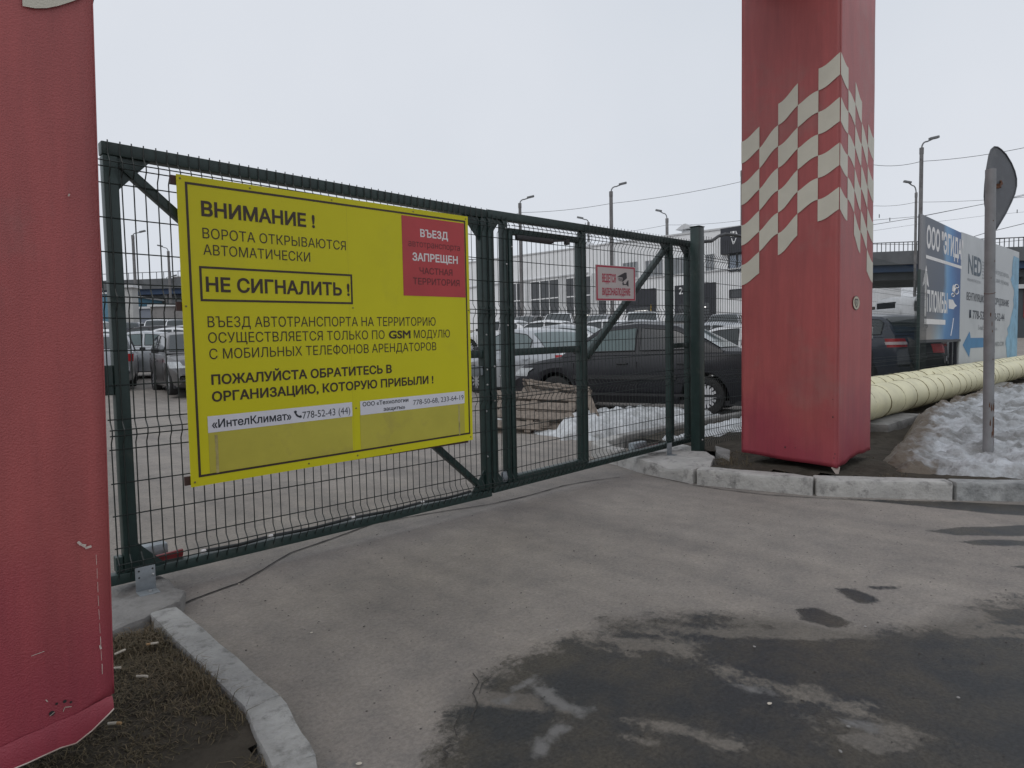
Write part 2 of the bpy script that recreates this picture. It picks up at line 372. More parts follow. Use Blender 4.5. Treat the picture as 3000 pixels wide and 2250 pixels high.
    l.new(nt(60, 8, .75).outputs['Fac'], bp.inputs['Height']); l.new(bp.outputs[0], b.inputs['Normal'])
    return m
m_asph = asphalt()
b = B()                                                       # the whole yard and road, one sheet to the horizon
xs = [-600, -300, -150, -80, -40, -20, -10, -5]+[-2+i*2 for i in range(0, 60)]+[130, 160, 220, 350, 700]
ys = [-500, -250, -120, -60, -30, -15, -8, -5]+[-3+i*2 for i in range(0, 75)]+[170, 220, 350, 700]
b.grid([[Vector((x, y, gz(x, y)-.004)) for y in ys] for x in xs])
struct('ground', b, m_asph, smooth=True, recalc=False)
GX0, GX1, GY0, GY1, GS = -.45, 6.6, -4.35, .62, .022
nx, ny = int((GX1-GX0)/GS), int((GY1-GY0)/GS)
b = B(); rows = []; wet = []; salt = []; damp = []
def in_bb(p, poly, m=.35):
    return min(q[0] for q in poly)-m < p[0] < max(q[0] for q in poly)+m and min(q[1] for q in poly)-m < p[1] < max(q[1] for q in poly)+m
for i in range(nx+1):
    R = []; x = GX0+i*GS
    for j in range(ny+1):
        y = GY0+j*GS
        R.append(Vector((x, y, .0015*fbm(x, y, 2.2, 3, 3.3))))
        # streaks run along the wheel tracks
        a, c = x*.5-y*.866, x*.866+y*.5
        w = 0.0; dpv = 0.0
        if y < -1.2 and in_bb((x, y), wet_poly):
            d = seg_d(x, y, wet_poly)
            if d > -.3:
                st = fbm(a*.35, c*1.3, 2.6, 6, 1.1)+.35*fbm(a*.8, c*2.6, 6, 4, 7.7)
                e = d*2.2+.30*fbm(x, y, 3.2, 5, 5.0)
                w = .5+max(-.5, min(.34, e)); dpv = max(0, min(1, .45+e*1.6))
                if d > -.05: w -= max(0, st+.03)*1.5*max(0, min(1, d*5+.25))
        for sp in small_wet:
            if in_bb((x, y), sp, .12):
                d = seg_d(x, y, sp); w = max(w, .5+max(-.5, min(.45, d*9+.12*fbm(x, y, 9, 3, 2.0))))
        sl = 0.0
        for sp in salt_poly:
            if in_bb((x, y), sp, .12):
                d = seg_d(x, y, sp); sl = max(sl, .5+max(-.5, min(.3, d*9+.35*fbm(x, y, 8, 4, 4.0))))
        damp.append(dpv); wet.append(max(0, min(1, w))); salt.append(max(0, sl))
    rows.append(R)
b.grid(rows)
road = struct('road', b, m_asph, smooth=True, recalc=False)
for nm, vals in (('wet', wet), ('salt', salt), ('damp', damp)):
    at = road.data.attributes.new(nm, 'FLOAT', 'POINT'); at.data.foreach_set('value', vals)
# the joint between the old and the new surfacing, in front of the gate
jp = [P2(*q) for q in ((505, 1788), (560, 1760), (630, 1735), (700, 1710), (850, 1622), (970, 1580), (1100, 1533), (1280, 1502), (1450, 1476), (1560, 1450), (1650, 1424), (1740, 1408), (1825, 1398))]
b = B(); L = []; R = []
for i in range(len(jp)-1):
    (x0, y0), (x1, y1) = jp[i], jp[i+1]; n_ = 9; d = Vector((x1-x0, y1-y0)); d.normalize(); nr = Vector((-d.y, d.x))
    for k in range(n_):
        t = k/n_; x, y = x0+(x1-x0)*t, y0+(y1-y0)*t; o = .012*fbm(x, y, 6, 4, 8); w = .006+.004*noise.noise((x*11, y*11, 1))
        L.append(Vector((x+nr.x*(o+w), y+nr.y*(o+w), .0045))); R.append(Vector((x+nr.x*(o-w), y+nr.y*(o-w), .0045)))
b.grid([L, R]); struct('road_joint', b, M('joint_dirt', (.035, .032, .03), .95, .4, 20), recalc=False)
b = B()
for pts_, w0 in (([(1386, 1975), (1402, 2000), (1388, 2035), (1400, 2062), (1385, 2090), (1380, 2118)], .0035), ([(1322, 2185), (1300, 2200), (1312, 2212), (1290, 2230)], .004), ([(1440, 1985), (1412, 2004), (1404, 2040)], .0025), ([(1345, 2100), (1330, 2130), (1336, 2165)], .002), ([(2030, 1422), (2120, 1436), (2240, 1450), (2390, 1460), (2560, 1468)], .007), ([(1885, 1392), (1960, 1406), (2026, 1420)], .006)):
    q_ = [Vector(P2(*p)) for p in pts_]; L, R = [], []
    for i in range(len(q_)-1):
        d = (q_[i+1]-q_[i]); nr = Vector((-d.y, d.x)).normalized()
        for k in range(8):
            p = q_[i]+d*(k/8); o = .010*fbm(p.x, p.y, 14, 4, 3); w = w0*(.55+.9*abs(noise.noise((p.x*25, p.y*25, 4)))); L.append(Vector((*(p+nr*(o+w)), .0048))); R.append(Vector((*(p+nr*(o-w)), .0048)))
    b.grid([L, R])
struct('road_crack', b, M('crack_dirt', (.05, .046, .042), .95, .4, 20), recalc=False)

# kerbs, blocks and verges ---------------------------------------------------------------------------
def rough_stone(name, poly, z0, z1, mat, label, cat, group=None, ch=.02, seed=1.0, jit=.006, sub=5, chip=.0):
    bm = bmesh.new(); bot = [bm.verts.new((p[0], p[1], z0)) for p in poly]; top = [bm.verts.new((p[0], p[1], z1)) for p in poly]; n = len(poly)
    bm.faces.new(bot[::-1]); bm.faces.new(top)
    for i in range(n): bm.faces.new((bot[i], bot[(i+1) % n], top[(i+1) % n], top[i]))
    bmesh.ops.recalc_face_normals(bm, faces=bm.faces)
    te = [e for e in bm.edges if all(v.co.z > z1-1e-6 for v in e.verts)]+[e for e in bm.edges if abs(e.verts[0].co.z-e.verts[1].co.z) > 1e-4]
    bmesh.ops.bevel(bm, geom=te, offset=ch, segments=2, affect='EDGES', profile=.6)
    bmesh.ops.triangulate(bm, faces=[f for f in bm.faces if len(f.verts) > 4])
    bmesh.ops.subdivide_edges(bm, edges=bm.edges, cuts=sub, use_grid_fill=True)
    for v in bm.verts:
        c = v.co; q = (c.x*9+seed, c.y*9, c.z*9); d = noise.noise(q)*jit+noise.noise((c.x*30, c.y*30+seed, c.z*30))*jit*.4
        e = 0
        if chip and c.z > z1-.06:
            k = noise.noise((c.x*5+seed*3, c.y*5, 2.2))
            if k > .15: e = -(k-.15)*chip
        v.co = c+Vector((d, noise.noise((c.y*9, c.z*9, c.x*9+seed))*jit, (d*.7+e) if c.z > z0+.01 else 0))
    me = bpy.data.meshes.new(name); bm.to_mesh(me); bm.free(); me.materials.append(mat)
    me.polygons.foreach_set('use_smooth', [True]*len(me.polygons)); me.set_sharp_from_angle(angle=math.radians(40))
    o = bpy.data.objects.new(name, me); COL.objects.link(o); tag(o, label, cat, group); return o
def strip_poly(p, q, w0, w1=None):                            # outer edge p->q, width to the left of travel
    d = Vector((q[0]-p[0], q[1]-p[1])).normalized(); nr = Vector((-d.y, d.x)); w1 = w1 or w0
    return [p, q, (q[0]+nr.x*w1, q[1]+nr.y*w1), (p[0]+nr.x*w0, p[1]+nr.y*w0)]
KG = 'painted kerbstones along the verge'
kp = [(4.005, -.66), (4.225, -1.555), (4.725, -2.36), (5.32, -3.15), (5.95, -3.9)]
kl = ['whitewashed kerbstone with scraped grey band, touching the block under the gate end', 'whitewashed kerbstone in front of the red pillar with snow, between two dark joints',
      'kerbstone mostly scraped bare dark grey, below the sign pole snow', 'kerbstone at the photo edge running out past the snow heap']
for i in range(4):
    p, q = Vector(kp[i]), Vector(kp[i+1]); d = (q-p).normalized()
    pp = p+d*.012; qq = q-d*.012; nr = Vector((-d.y, d.x))
    poly = [tuple(pp), tuple(qq), (qq.x+nr.x*.15, qq.y+nr.y*.15), (pp.x+nr.x*.15, pp.y+nr.y*.15)]
    mm = m_conc if i < 2 else M('kerb_scraped', (.33, .335, .33), .85, .2, 7, bump=.8, bscale=45, dirt=(.12, .125, .125), dscale=3.0, damt=.85)
    rough_stone('kerbstone', poly, -.03, .135, mm, kl[i], 'kerbstone', KG, seed=i*3.1, ch=.016, chip=.05, jit=.005)
rough_stone('concrete_block', [(4.30, .36), (4.125, -.06), (4.01, -.64), (4.40, -.60), (4.80, -.42), (5.2, .05), (5.2, .36)], -.03, .125, m_conc,
            'cracked whitewashed concrete block under the gate end and green post', 'concrete block', seed=9, chip=.12, ch=.025)
rough_stone('concrete_block', [(4.62, -.66), (5.10, -.42), (5.28, -.16), (4.86, -.40)], -.03, .135, m_conc2,
            'small grey concrete slab between the green post and the checkered pillar', 'concrete block', seed=4, ch=.012)
rough_stone('kerbstone', [(4.31, .37), (4.36, .60), (4.60, .93), (5.2, 1.08), (5.24, .94), (4.72, .80), (4.50, .52), (4.47, .37)], -.03, .15, m_conc,
            'white curved kerbstone seen behind the gate mesh beside the red catcher', 'kerbstone', KG, seed=12)
rough_stone('kerbstone', [(5.26, .94), (9.2, 1.02), (9.2, 1.16), (5.26, 1.08)], -.03, .15, m_conc2,
            'long bare kerbstone inside the yard, below the black sedan rear wheel', 'kerbstone', KG, seed=15)
ql = [(.035, -.37), (.025, -1.44), (-.045, -1.82), (-.50, -2.75)]
ll = ['flush pale kerbstone running from the gate bracket along the dead grass', 'short pale kerbstone at the bend beside the left red pillar', 'pale kerbstone leaving the bottom edge of the photo']
for i in range(3):
    p, q = Vector(ql[i]), Vector(ql[i+1]); d = (q-p).normalized(); nr = Vector((d.y, -d.x))
    p2 = p+d*.003; q2 = q-d*.003
    wA = .115
    poly = [tuple(p2), (p2.x+nr.x*wA, p2.y+nr.y*wA), (q2.x+nr.x*wA, q2.y+nr.y*wA), tuple(q2)]
    rough_stone('kerbstone', poly, -.05, .07, M('kerb_grey', (.34, .34, .33), .88, .2, 7, bump=.9, bscale=50, dirt=(.17, .168, .16), dscale=16, damt=.55), ll[i], 'kerbstone', KG, seed=20+i, ch=.010, jit=.0045, chip=.04)
rough_stone('concrete_block', [(.06, -.345), (.115, -.24), (.10, .10), (-.75, .10), (-.75, -.52), (-.30, -.50), (-.10, -.42)], -.03, .075, m_conc2,
            'broken edged concrete footing holding the galvanised bracket, beside the left red pillar', 'concrete block', seed=31, chip=.14, ch=.022, jit=.012)
# soil of both verges
def patch(name, poly, z, mat, amp=.02, step=.06, seed=0.0, hf=lambda x, y: 0):
    b = B(); x0, x1 = min(p[0] for p in poly), max(p[0] for p in poly); y0, y1 = min(p[1] for p in poly), max(p[1] for p in poly)
    nx, ny = int((x1-x0)/step)+1, int((y1-y0)/step)+1; idx = {}
    for i in range(nx+1):
        for j in range(ny+1):
            x, y = x0+i*step, y0+j*step; d = seg_d(x, y, poly)
            if d > -step*.4: idx[(i, j)] = len(b.v); b.v.append(Vector((x, y, z+hf(x, y)+amp*(fbm(x, y, 3, 5, seed)))))
    for (i, j) in list(idx):
        q = [(i, j), (i+1, j), (i+1, j+1), (i, j+1)]
        if all(k in idx for k in q): b.f.append([idx[k] for k in q]); b.m.append(0)
    return struct(name, b, mat, smooth=True, recalc=False)
patch('soil', [(-.09, -.50), (-.085, -1.45), (-.16, -1.86), (-.62, -2.78), (-3, -4), (-3, -.48)], .045, m_soil, .05, .05, 2)
patch('soil', [(4.13, -.68), (4.35, -1.52), (4.84, -2.28), (5.45, -3.05), (6.1, -3.8), (9, -6), (60, -8), (60, .9), (5.3, .92), (5.25, .1), (4.9, -.45)], .105, m_soil, .05, .11, 6, lambda x, y: .045*math.exp(-(max(0, 4.55-x, x-5.25)**2+max(0, -1.60-y, y+.95)**2)/.05))

# ------------------------------------------------------------------ the two red pillars
W = .158
zr = [[3.381, 3.214, 3.046, 2.865, 2.705, 2.535, 2.370, 2.201], [3.306, 3.140, 2.974, 2.804, 2.640, 2.468, 2.300, 2.130], [3.243, 3.070, 2.897, 2.730, 2.565, 2.392, 2.215, 2.043],
      [3.125, 2.955, 2.785, 2.612, 2.430, 2.250, 2.080, 1.902], [2.983, 2.805, 2.640, 2.468, 2.292, 2.118, 1.950, 1.770], [2.894, 2.713, 2.538, 2.362, 2.188, 2.020, 1.851, 1.680]]
def wavez(col, row, t):                                      # edge of a row inside a column, slightly S-shaped
    a, c = zr[col][row], zr[col+1][row]; s = t*t*(3-2*t); bow = (.010 if col in (1, 3) else -.012)
    return a+(c-a)*(t*.5+s*.5)+bow*math.sin(PI*t)
def fade_red():                                              # less bleached towards the foot, with rubbed patches
    n, l = m_red.node_tree.nodes, m_red.node_tree.links; bs = n['Principled BSDF']; src = bs.inputs['Base Color'].links[0].from_socket
    t = n.new('ShaderNodeTexCoord'); sp = n.new('ShaderNodeSeparateXYZ'); l.new(t.outputs['Object'], sp.inputs[0])
    a = n.new('ShaderNodeTexNoise'); a.inputs['Scale'].default_value = 2.4; a.inputs['Detail'].default_value = 7; l.new(t.outputs['Object'], a.inputs['Vector'])
    m1 = n.new('ShaderNodeMath'); m1.operation = 'MULTIPLY_ADD'; m1.inputs[1].default_value = 1.1; l.new(a.outputs['Fac'], m1.inputs[0]); l.new(sp.outputs['Z'], m1.inputs[2])
    r = n.new('ShaderNodeMapRange'); r.inputs['From Min'].default_value = 1.35; r.inputs['From Max'].default_value = .80; l.new(m1.outputs[0], r.inputs['Value'])
    mx_ = n.new('ShaderNodeMix'); mx_.data_type = 'RGBA'; l.new(r.outputs[0], mx_.inputs['Factor']); l.new(src, mx_.inputs['A']); mx_.inputs['B'].default_value = (.30, .042, .062, 1)
    mp = n.new('ShaderNodeMapping'); mp.inputs['Scale'].default_value = (5, 5, .5); l.new(t.outputs['Object'], mp.inputs[0]); g = n.new('ShaderNodeTexNoise'); g.inputs['Scale'].default_value = 3; g.inputs['Detail'].default_value = 8; g.inputs['Roughness'].default_value = .7; l.new(mp.outputs[0], g.inputs['Vector'])
    r2 = n.new('ShaderNodeValToRGB'); r2.color_ramp.elements[0].position = .35; r2.color_ramp.elements[0].color = (.84, .86, .86, 1); r2.color_ramp.elements[1].position = .68; r2.color_ramp.elements[1].color = (1.07, 1.06, 1.05, 1); l.new(g.outputs['Fac'], r2.inputs[0])
    m3 = n.new('ShaderNodeMix'); m3.data_type = 'RGBA'; m3.blend_type = 'MULTIPLY'; m3.inputs['Factor'].default_value = 1; l.new(mx_.outputs['Result'], m3.inputs['A']); l.new(r2.outputs[0], m3.inputs['B']); l.new(m3.outputs['Result'], bs.inputs['Base Color'])
fade_red()
def pillar(name, label, cx, cy, sx, x0, z_in, z_fr, ztop=4.3, W=W, dz=0.0):
    # cx, cy: corner nearest the camera side of the opening; sx: -1 pillar body lies to -X, +1 to +X
    t = thing(name, label, 'pillar', (cx+sx*.395, cy+.395, 0)); Wd = .79
    b = B()
    def face(pt, zb, ns=26):
        rows = []
        for i in range(ns+1):
            u = i/ns; z0 = zb(u); R = []
            for k in range(15):
                v = k/14; z = z0+(ztop-z0)*(v**1.8)
                wav = .006*math.exp(-(z-z0)*7)*math.sin(u*9+k*.5)*min(1, u*6)+.0035*noise.noise((u*2.2, z*1.7, cx))
                R.append(pt(u, z, wav))
            rows.append(R)
        b.grid(rows)
    face(lambda u, z, w: Vector((cx+sx*Wd*u, cy-w*1.0, z)), z_fr)
    face(lambda u, z, w: Vector((cx-sx*(w if sx > 0 else -abs(w)*u), cy+Wd*u, z)), z_in)
    face(lambda u, z, w: Vector((cx+sx*Wd, cy+Wd*u, z)), lambda u: z_fr(1))
    face(lambda u, z, w: Vector((cx+sx*Wd*u, cy+Wd, z)), lambda u: z_in(1))
    if sx < 0:
        for v in b.v: v.x += .0215*(v.z-1.16)
    o = mk('cladding', b, [m_red, m_redin], t, smooth=True, recalc=False)
    sol = o.modifiers.new('thick', 'SOLIDIFY'); sol.thickness = .004; sol.offset = -1; sol.material_offset_rim = 0
    # inner post, coloured black to give the shade in the gap under the cladding
    p = B(); p.box((cx+sx*.395-.12, cy+.28, -.05), (cx+sx*.395+.12, cy+.52, ztop-.02)); mk('inner_post', p, m_plas, t)
    q = B()
    for col in range(5):
        for row in range(7):
            if (row+col) % 2: continue
            if row == 0 and False: continue
            for side in (0, 1):
                for k in range(6):
                    ta, tb = k/6, (k+1)/6
                    pts = []
                    for tt, rr in ((ta, row), (tb, row), (tb, row+1), (ta, row+1)):
                        z = wavez(col, rr, tt)+dz; a = (col+tt)*W
                        pr = .0058+.0035*noise.noise((a/Wd*2.2, z*1.7, cx))
                        pts.append(Vector((cx+sx*a, cy-pr, z)) if side == 0 else Vector((cx-sx*pr, cy+a, z)))
                    q.add(pts, [(0, 1, 2, 3)])
    if sx < 0:
        for v in q.v: v.x += .0215*(v.z-1.16)
    mk('checker_pattern', q, m_cream, t, recalc=False)
    return t
def z_fr_R(u): return .183+.028*math.sin(u*3.4)+.055*u*u+.004*math.sin(u*23)
def z_in_R(u): return .182+.045*u+.005*math.sin(u*9)
pr = pillar('red_pillar', 'red vinyl clad pillar with cream checkers standing right of the gate', 4.505, -1.619, 1, 0, z_in_R, z_fr_R)
def z_fr_L(u):
    x = u*.79
    return .262+.078*max(0, 1-x/.115)**1.4+.006*math.sin(x*30) if x < .13 else .260-.0*x+.004*math.sin(x*17)
pl = pillar('red_pillar', 'red vinyl clad pillar with scratched torn foot, nearest the camera left of the gate', -.4655, -1.619, -1, 0, lambda u: .34+.02*u, z_fr_L, W=.135, dz=-.155)
# the torn lower flap, its seam, scratches and badge
b = B(); top = [(-40, 2208), (18, 2178), (75, 2150), (125, 2131), (170, 2110), (215, 2092), (262, 2066), (312, 2040), (328, 2036)]; A = []; C = []
for i, q in enumerate(top):
    p = ony(*q, -1.6215); u = (-.4655-p.x)/.79; A.append(p+Vector((0, -.0035-.004*math.sin(i*.8)**2, 0))); C.append(Vector((p.x, -1.633-.003*math.sin(i*1.1), min(p.z-.008, z_fr_L(max(0, u+.02))-.003))))
M_ = [(a+c)/2+Vector((0, -.004, 0)) for a, c in zip(A, C)]
b.grid([A, M_, C]); mk('lower_flap', b, m_red, pl, smooth=True, recalc=False)
b = B(); b.tube([v+Vector((0, -.001, -.001)) for v in C], .0016, 5); mk('cream_hem', b, m_redin, pl)
b = B()
def scratch(pts, w):
    pts = [ony(*p, -1.6255) for p in pts]
    for i in range(len(pts)-1):
        a, c = pts[i], pts[i+1]; d = (c-a).normalized(); n_ = Vector((-d.z, 0, d.x))*w*(.6+.8*random.random())
        b.add([a-n_, a+n_, c+n_, c-n_], [(0, 1, 2, 3)])
for k in range(9): scratch([(282+k*2.1+random.uniform(-1, 1), 1625+k*40), (283+k*2.1, 1655+k*40)], .0005)
scratch([(228, 1587), (238, 1596), (252, 1598)], .0028); scratch([(250, 1606), (268, 1600)], .002); scratch([(242, 1600), (256, 1606)], .002)
scratch([(92, 1922), (130, 1908)], .0005); scratch([(200, 575), (204, 568)], .002); scratch([(293, 1890), (296, 1902)], .003); scratch([(134, 2050), (140, 2056)], .0015)
scratch([(185, 2085), (190, 2072), (210, 2070)], .0009); scratch([(146, 2098), (160, 2086)], .001)
mk('scratches', b, m_redin, pl, recalc=False)
b = B()
for px, py, r in ((190, 2055, .004), (166, 2062, .003), (208, 2057, .003), (214, 2136, .004), (226, 2120, .003), (152, 2090, .006)):
    c = ony(px, py, -1.6252); b.add([c+Vector((r*math.cos(k*PI/4), 0, r*math.sin(k*PI/4))) for k in range(8)], [tuple(range(8))])
mk('holes', b, m_plas, pl, recalc=False)
b = B(); c = Vector((4.878, -1.6295, 1.493))
def disc(b, c, rx, rz, y, mi, n=24): b.add([Vector((c.x+rx*math.cos(2*PI*k/n), y, c.z+rz*math.sin(2*PI*k/n))) for k in range(n)], [tuple(range(n))], mi)
disc(b, c, .082, .058, c.y-.0006, 0); disc(b, c, .076, .053, c.y-.0012, 1)
b.add([Vector((c.x+x, c.y-.0022, c.z+z)) for x, z in ((-.045, .026), (-.02, .036), (0, .030), (.02, .036), (.045, .026), (.042, -.005), (.02, -.03), (0, -.042), (-.02, -.03), (-.042, -.005))], [tuple(range(10))], 0)
b.add([Vector((c.x+x, c.y-.003, c.z+z)) for x, z in ((-.032, .02), (.032, .02), (.03, -.004), (.014, -.022), (0, -.031), (-.014, -.022), (-.03, -.004))], [tuple(range(7))], 2)
disc(b, c+Vector((0, 0, .006)), .008, .006, c.y-.0036, 0); b.box((c.x-.014, c.y-.0040, c.z-.008), (c.x+.014, c.y-.0034, c.z-.005), 0)
h_ = B()
for px, py, r_ in ((2300, 1310, .006), (2446, 1222, .005), (2446, 1170, .003), (2452, 1330, .004), (2449, 1342, .0035), (2330, 1312, .003)):
    c_ = onx(px, py, 4.4955) if px < 2445 else onx(px-6, py, 4.4955); h_.add([c_+Vector((0, r_*math.cos(k*PI/4), r_*math.sin(k*PI/4)*1.5)) for k in range(8)], [tuple(range(8))])
mk('holes', h_, m_plas, pr, recalc=False)
h_ = B(); c_ = Vector((4.497, -1.628, .185)); h_.add([c_+Vector((-.002, .05, .0)), c_+Vector((.045, -.002, .004)), c_+Vector((.012, -.004, -.045)), c_+Vector((-.003, .012, -.05))], [(0, 3, 2, 1)]); mk('torn_tip', h_, M('torn_backing', (.3, .25, .22), .7, .2, 20), pr, recalc=False)
bd = mk('round_badge', b, [M('badge_black', (.05, .045, .04), .5), M('badge_beige', (.5, .44, .33), .5), M('badge_grey', (.36, .33, .26), .5)], None, recalc=False)
tag(bd, 'small round beige sticker with a dark shield emblem on the right pillar', 'sticker')
# the beam that ties the two pillars together overhead (above the frame)
b = B(); b.box((-1.25, -1.60, 4.32), (5.28, -.85, 5.0), ch=.01); tag(mk('portal_beam', b, m_red), 'red clad beam lying across the tops of the two pillars', 'beam')

# ------------------------------------------------------------------ wire mesh
FOLD = [(2.0635, 1), (1.444, 1), (.8235, 1), (.1885, 1)]
ZH = [1.981, 1.823, 1.665, 1.521, 1.360, 1.208, 1.046, .885, .743, .583, .429, .274]
ZT, ZB_ = 2.178, .125
def wire_mesh(b, X0, X1, Y=0.0, z0=ZB_, z1=ZT, r=.0030, x_start=None, tilt=0.0, step=.05, n=4, rng=None):
    rng = rng or random
    def path(x):
        P = [(z1, 0)]
        for zc, _ in FOLD:
            if z0+.03 < zc < z1-.03:
                P += [(zc+.052, 0), (zc+.014, -.027), (zc-.014, -.027), (zc-.052, 0)]
        P.append((z0, 0)); return P
    x = x_start if x_start is not None else X0
    while x <= X1+1e-6:
        jx = rng.uniform(-.0025, .0025); j2 = rng.uniform(-.002, .002)
        b.tube([(x+jx+(j2 if i % 3 == 1 else 0), Y+dy, z+tilt*(x-2.35)) for i, (z, dy) in enumerate(path(x))], r, n)
        x += step
    for z in ZH:
        if z0 < z < z1: b.tube([(X0-.01, Y+.0055, z+tilt*(X0-2.35)), ((X0+X1)/2, Y+.0055, z+tilt*((X0+X1)/2-2.35)+rng.uniform(-.003, .003)), (X1+.01, Y+.0055, z+tilt*(X1-2.35))], r, n)
    for zc, _ in FOLD:
        if z0+.03 < zc < z1-.03:
            for dz in (-.0135, .0135): b.tube([(X0-.01, Y-.0215, zc+dz+tilt*(X0-2.35)), (X1+.01, Y-.0215, zc+dz+tilt*(X1-2.35))], r, n)
def bolts(b, pts, r=.008):
    for x, y, z in pts: b.lathe([(0, -.007), (r*.6, -.006), (r, -.001), (r, .002)], (x, y, z), 'y', 10)

# ------------------------------------------------------------------ gate leaf with the yellow board
G1 = thing('gate_leaf', 'wide green steel mesh gate leaf carrying the yellow board', 'gate', (-.04, .04, .1))
F0, F1 = .006, .066
b = B(); b.box((-.075, F0, 2.112), (2.302, F1, 2.172), ch=.005); mk('top_rail', b, m_green, G1, smooth=True)
b = B(); b.box((-.135, F0, .10), (2.302, F1, .150), ch=.005); mk('bottom_rail', b, m_green, G1, smooth=True)
b = B(); b.box((-.072, F0, .152), (-.010, F1, 2.110), ch=.005); mk('stile', b, m_green, G1, smooth=True)
b = B(); b.box((2.245, F0, .152), (2.302, F1, 2.110), ch=.005); mk('stile', b, m_green, G1, smooth=True)
b = B(); b.box((2.085, F0+.004, 1.115), (2.243, F1-.004, 1.170), ch=.005); mk('middle_rail', b, m_green, G1, smooth=True)
b = B(); b.bar((.0, .038, 2.085), (2.235, .038, .165), .042, .05, 0, (0, 1, 0), ch=.004)
b.v = [v for v in b.v]; mk('brace', b, m_green, G1, smooth=True)
def gusset(par, a, c, d, y0=.024, y1=.032): g = B(); g.prism([a, c, d], 'y', y0, y1); return mk('gusset', g, m_green, par)
gusset(G1, (-.009, 2.111), (.13, 2.111), (-.009, 1.96)); gusset(G1, (2.244, 2.111), (2.09, 2.111), (2.244, 1.95))
gusset(G1, (2.244, .151), (2.12, .151), (2.244, .30)); gusset(G1, (-.009, .151), (.11, .151), (-.009, .28))
rg = random.Random(3)
b = B(); wire_mesh(b, -.10, 2.30, x_start=-.10, rng=rg); mk('wire_mesh', b, m_wire, G1)
b = B(); b.box((2.12, .02, .985), (2.225, .05, 1.06), ch=.006); b.box((2.222, .012, .99), (2.244, .055, 1.055), ch=.004); mk('lock_case', b, m_galv, G1, smooth=True)
for q in [(2.275, .005, 1.03), (2.275, .005, .92), (2.26, .005, .73), (2.262, .005, .40), (2.275, .005, 1.28)]: b = B(); bolts(b, [q], .008); mk('bolt', b, m_bolt, G1, smooth=True)
b = B(); b.box((-.115, F0+.01, 1.0), (-.073, F1, 1.14), ch=.004); mk('hinge', b, m_green, G1)
b = B(); b.box((-.105, F0+.01, .155), (-.074, F1, .23), ch=.004); mk('hinge', b, m_green, G1)
xs_ = [.30, .62, .66, 1.14, 1.17, 1.66, 1.69, 2.10]
for i in range(0, 8, 2):
    b = B(); b.tube([(xs_[i], .012, .170), ((xs_[i]+xs_[i+1])/2, .010, .163), (xs_[i+1], .012, .170)], .0095, 8)
    mk('cable_conduit', b, m_plas, G1, smooth=True)
for x in (.285, .64, 1.155, 1.675): b = B(); b.tube([(x-.01, .012, .169), (x+.012, .012, .169)], .0115, 8); mk('cable_tie', b, m_wht, G1, smooth=True)

# ------------------------------------------------------------------ yellow board
SB = thing('warning_sign', 'big yellow warning board with brown Russian lettering hung on the gate', 'sign', (.222, -.05, .52))
SH = .0145
def sp(y0):
    return lambda x, z, o: Vector((x, y0-o, z+SH*(x-.222)))
def quad(b, x0, z0, x1, z1, y, mi=0):
    p = sp(y); b.add([p(x0, z0, 0), p(x1, z0, 0), p(x1, z1, 0), p(x0, z1, 0)], [(0, 1, 2, 3)], mi)
b = B(); p = sp(-.047); q = sp(-.0535)
vs = [p(.222, .522, 0), p(2.075, .522, 0), p(2.075, 2.058, 0), p(.222, 2.058, 0), q(.222, .522, 0), q(2.075, .522, 0), q(2.075, 2.058, 0), q(.222, 2.058, 0)]
b.add(vs, [(0, 1, 2, 3), (4, 7, 6, 5), (0, 4, 5, 1), (1, 5, 6, 2), (2, 6, 7, 3), (3, 7, 4, 0)]); mk('panel', b, m_yel, SB)
b = B()
def frame(b, x0, z0, x1, z1, w, y, mi=0):
    quad(b, x0, z0, x1, z0+w, y, mi); quad(b, x0, z1-w, x1, z1, y, mi); quad(b, x0, z0+w, x0+w, z1-w, y, mi); quad(b, x1-w, z0+w, x1, z1-w, y, mi)
frame(b, .259, .566, 2.052, 2.027, .0115, -.0545); frame(b, .307, 1.446, 1.166, 1.621, .0115, -.0545); mk('border', b, m_ink, SB, recalc=False)
b = B(); quad(b, 1.528, 1.507, 2.0385, 2.0075, -.0548); mk('red_panel', b, m_redink, SB, recalc=False)
b = B(); quad(b, .314, .579, 1.133, .784, -.0546); quad(b, 1.187, .579, 2.003, .784, -.0546); mk('clear_pocket', b, m_yel2, SB, recalc=False)
b = B(); quad(b, .3135, .784, 1.136, .868, -.0552); mk('label_strip', b, m_strip, SB, recalc=False)
b = B(); quad(b, 1.191, .784, 2.006, .868, -.0552); mk('label_strip', b, m_strip, SB, recalc=False)
def line(nm, m, y, *a, **k): b = B(); text_mesh(b, *a, sp(y), **k); return mk(nm, b, m, SB, recalc=False)
T = lambda *a, **k: line('lettering', m_ink, -.0550, *a, **k)
T('ВНИМАНИЕ !', .330, .940, 1.868, .077, bold=.030)
T('ВОРОТА ОТКРЫВАЮТСЯ', .331, 1.131, 1.7595, .052); T('АВТОМАТИЧЕСКИ', .331, .904, 1.678, .052)
T('НЕ СИГНАЛИТЬ !', .336, 1.146, 1.494, .076, bold=.028)
T('ВЪЕЗД АВТОТРАНСПОРТА НА ТЕРРИТОРИЮ', .336, 1.775, 1.3165, .055)
T('ОСУЩЕСТВЛЯЕТСЯ ТОЛЬКО ПО', .335, 1.378, 1.2375, .053); T('GSM', 1.408, 1.572, 1.2375, .053, bold=.030); T('МОДУЛЮ', 1.598, 1.893, 1.2375, .052)
T('С МОБИЛЬНЫХ ТЕЛЕФОНОВ АРЕНДАТОРОВ', .337, 1.775, 1.1555, .053)
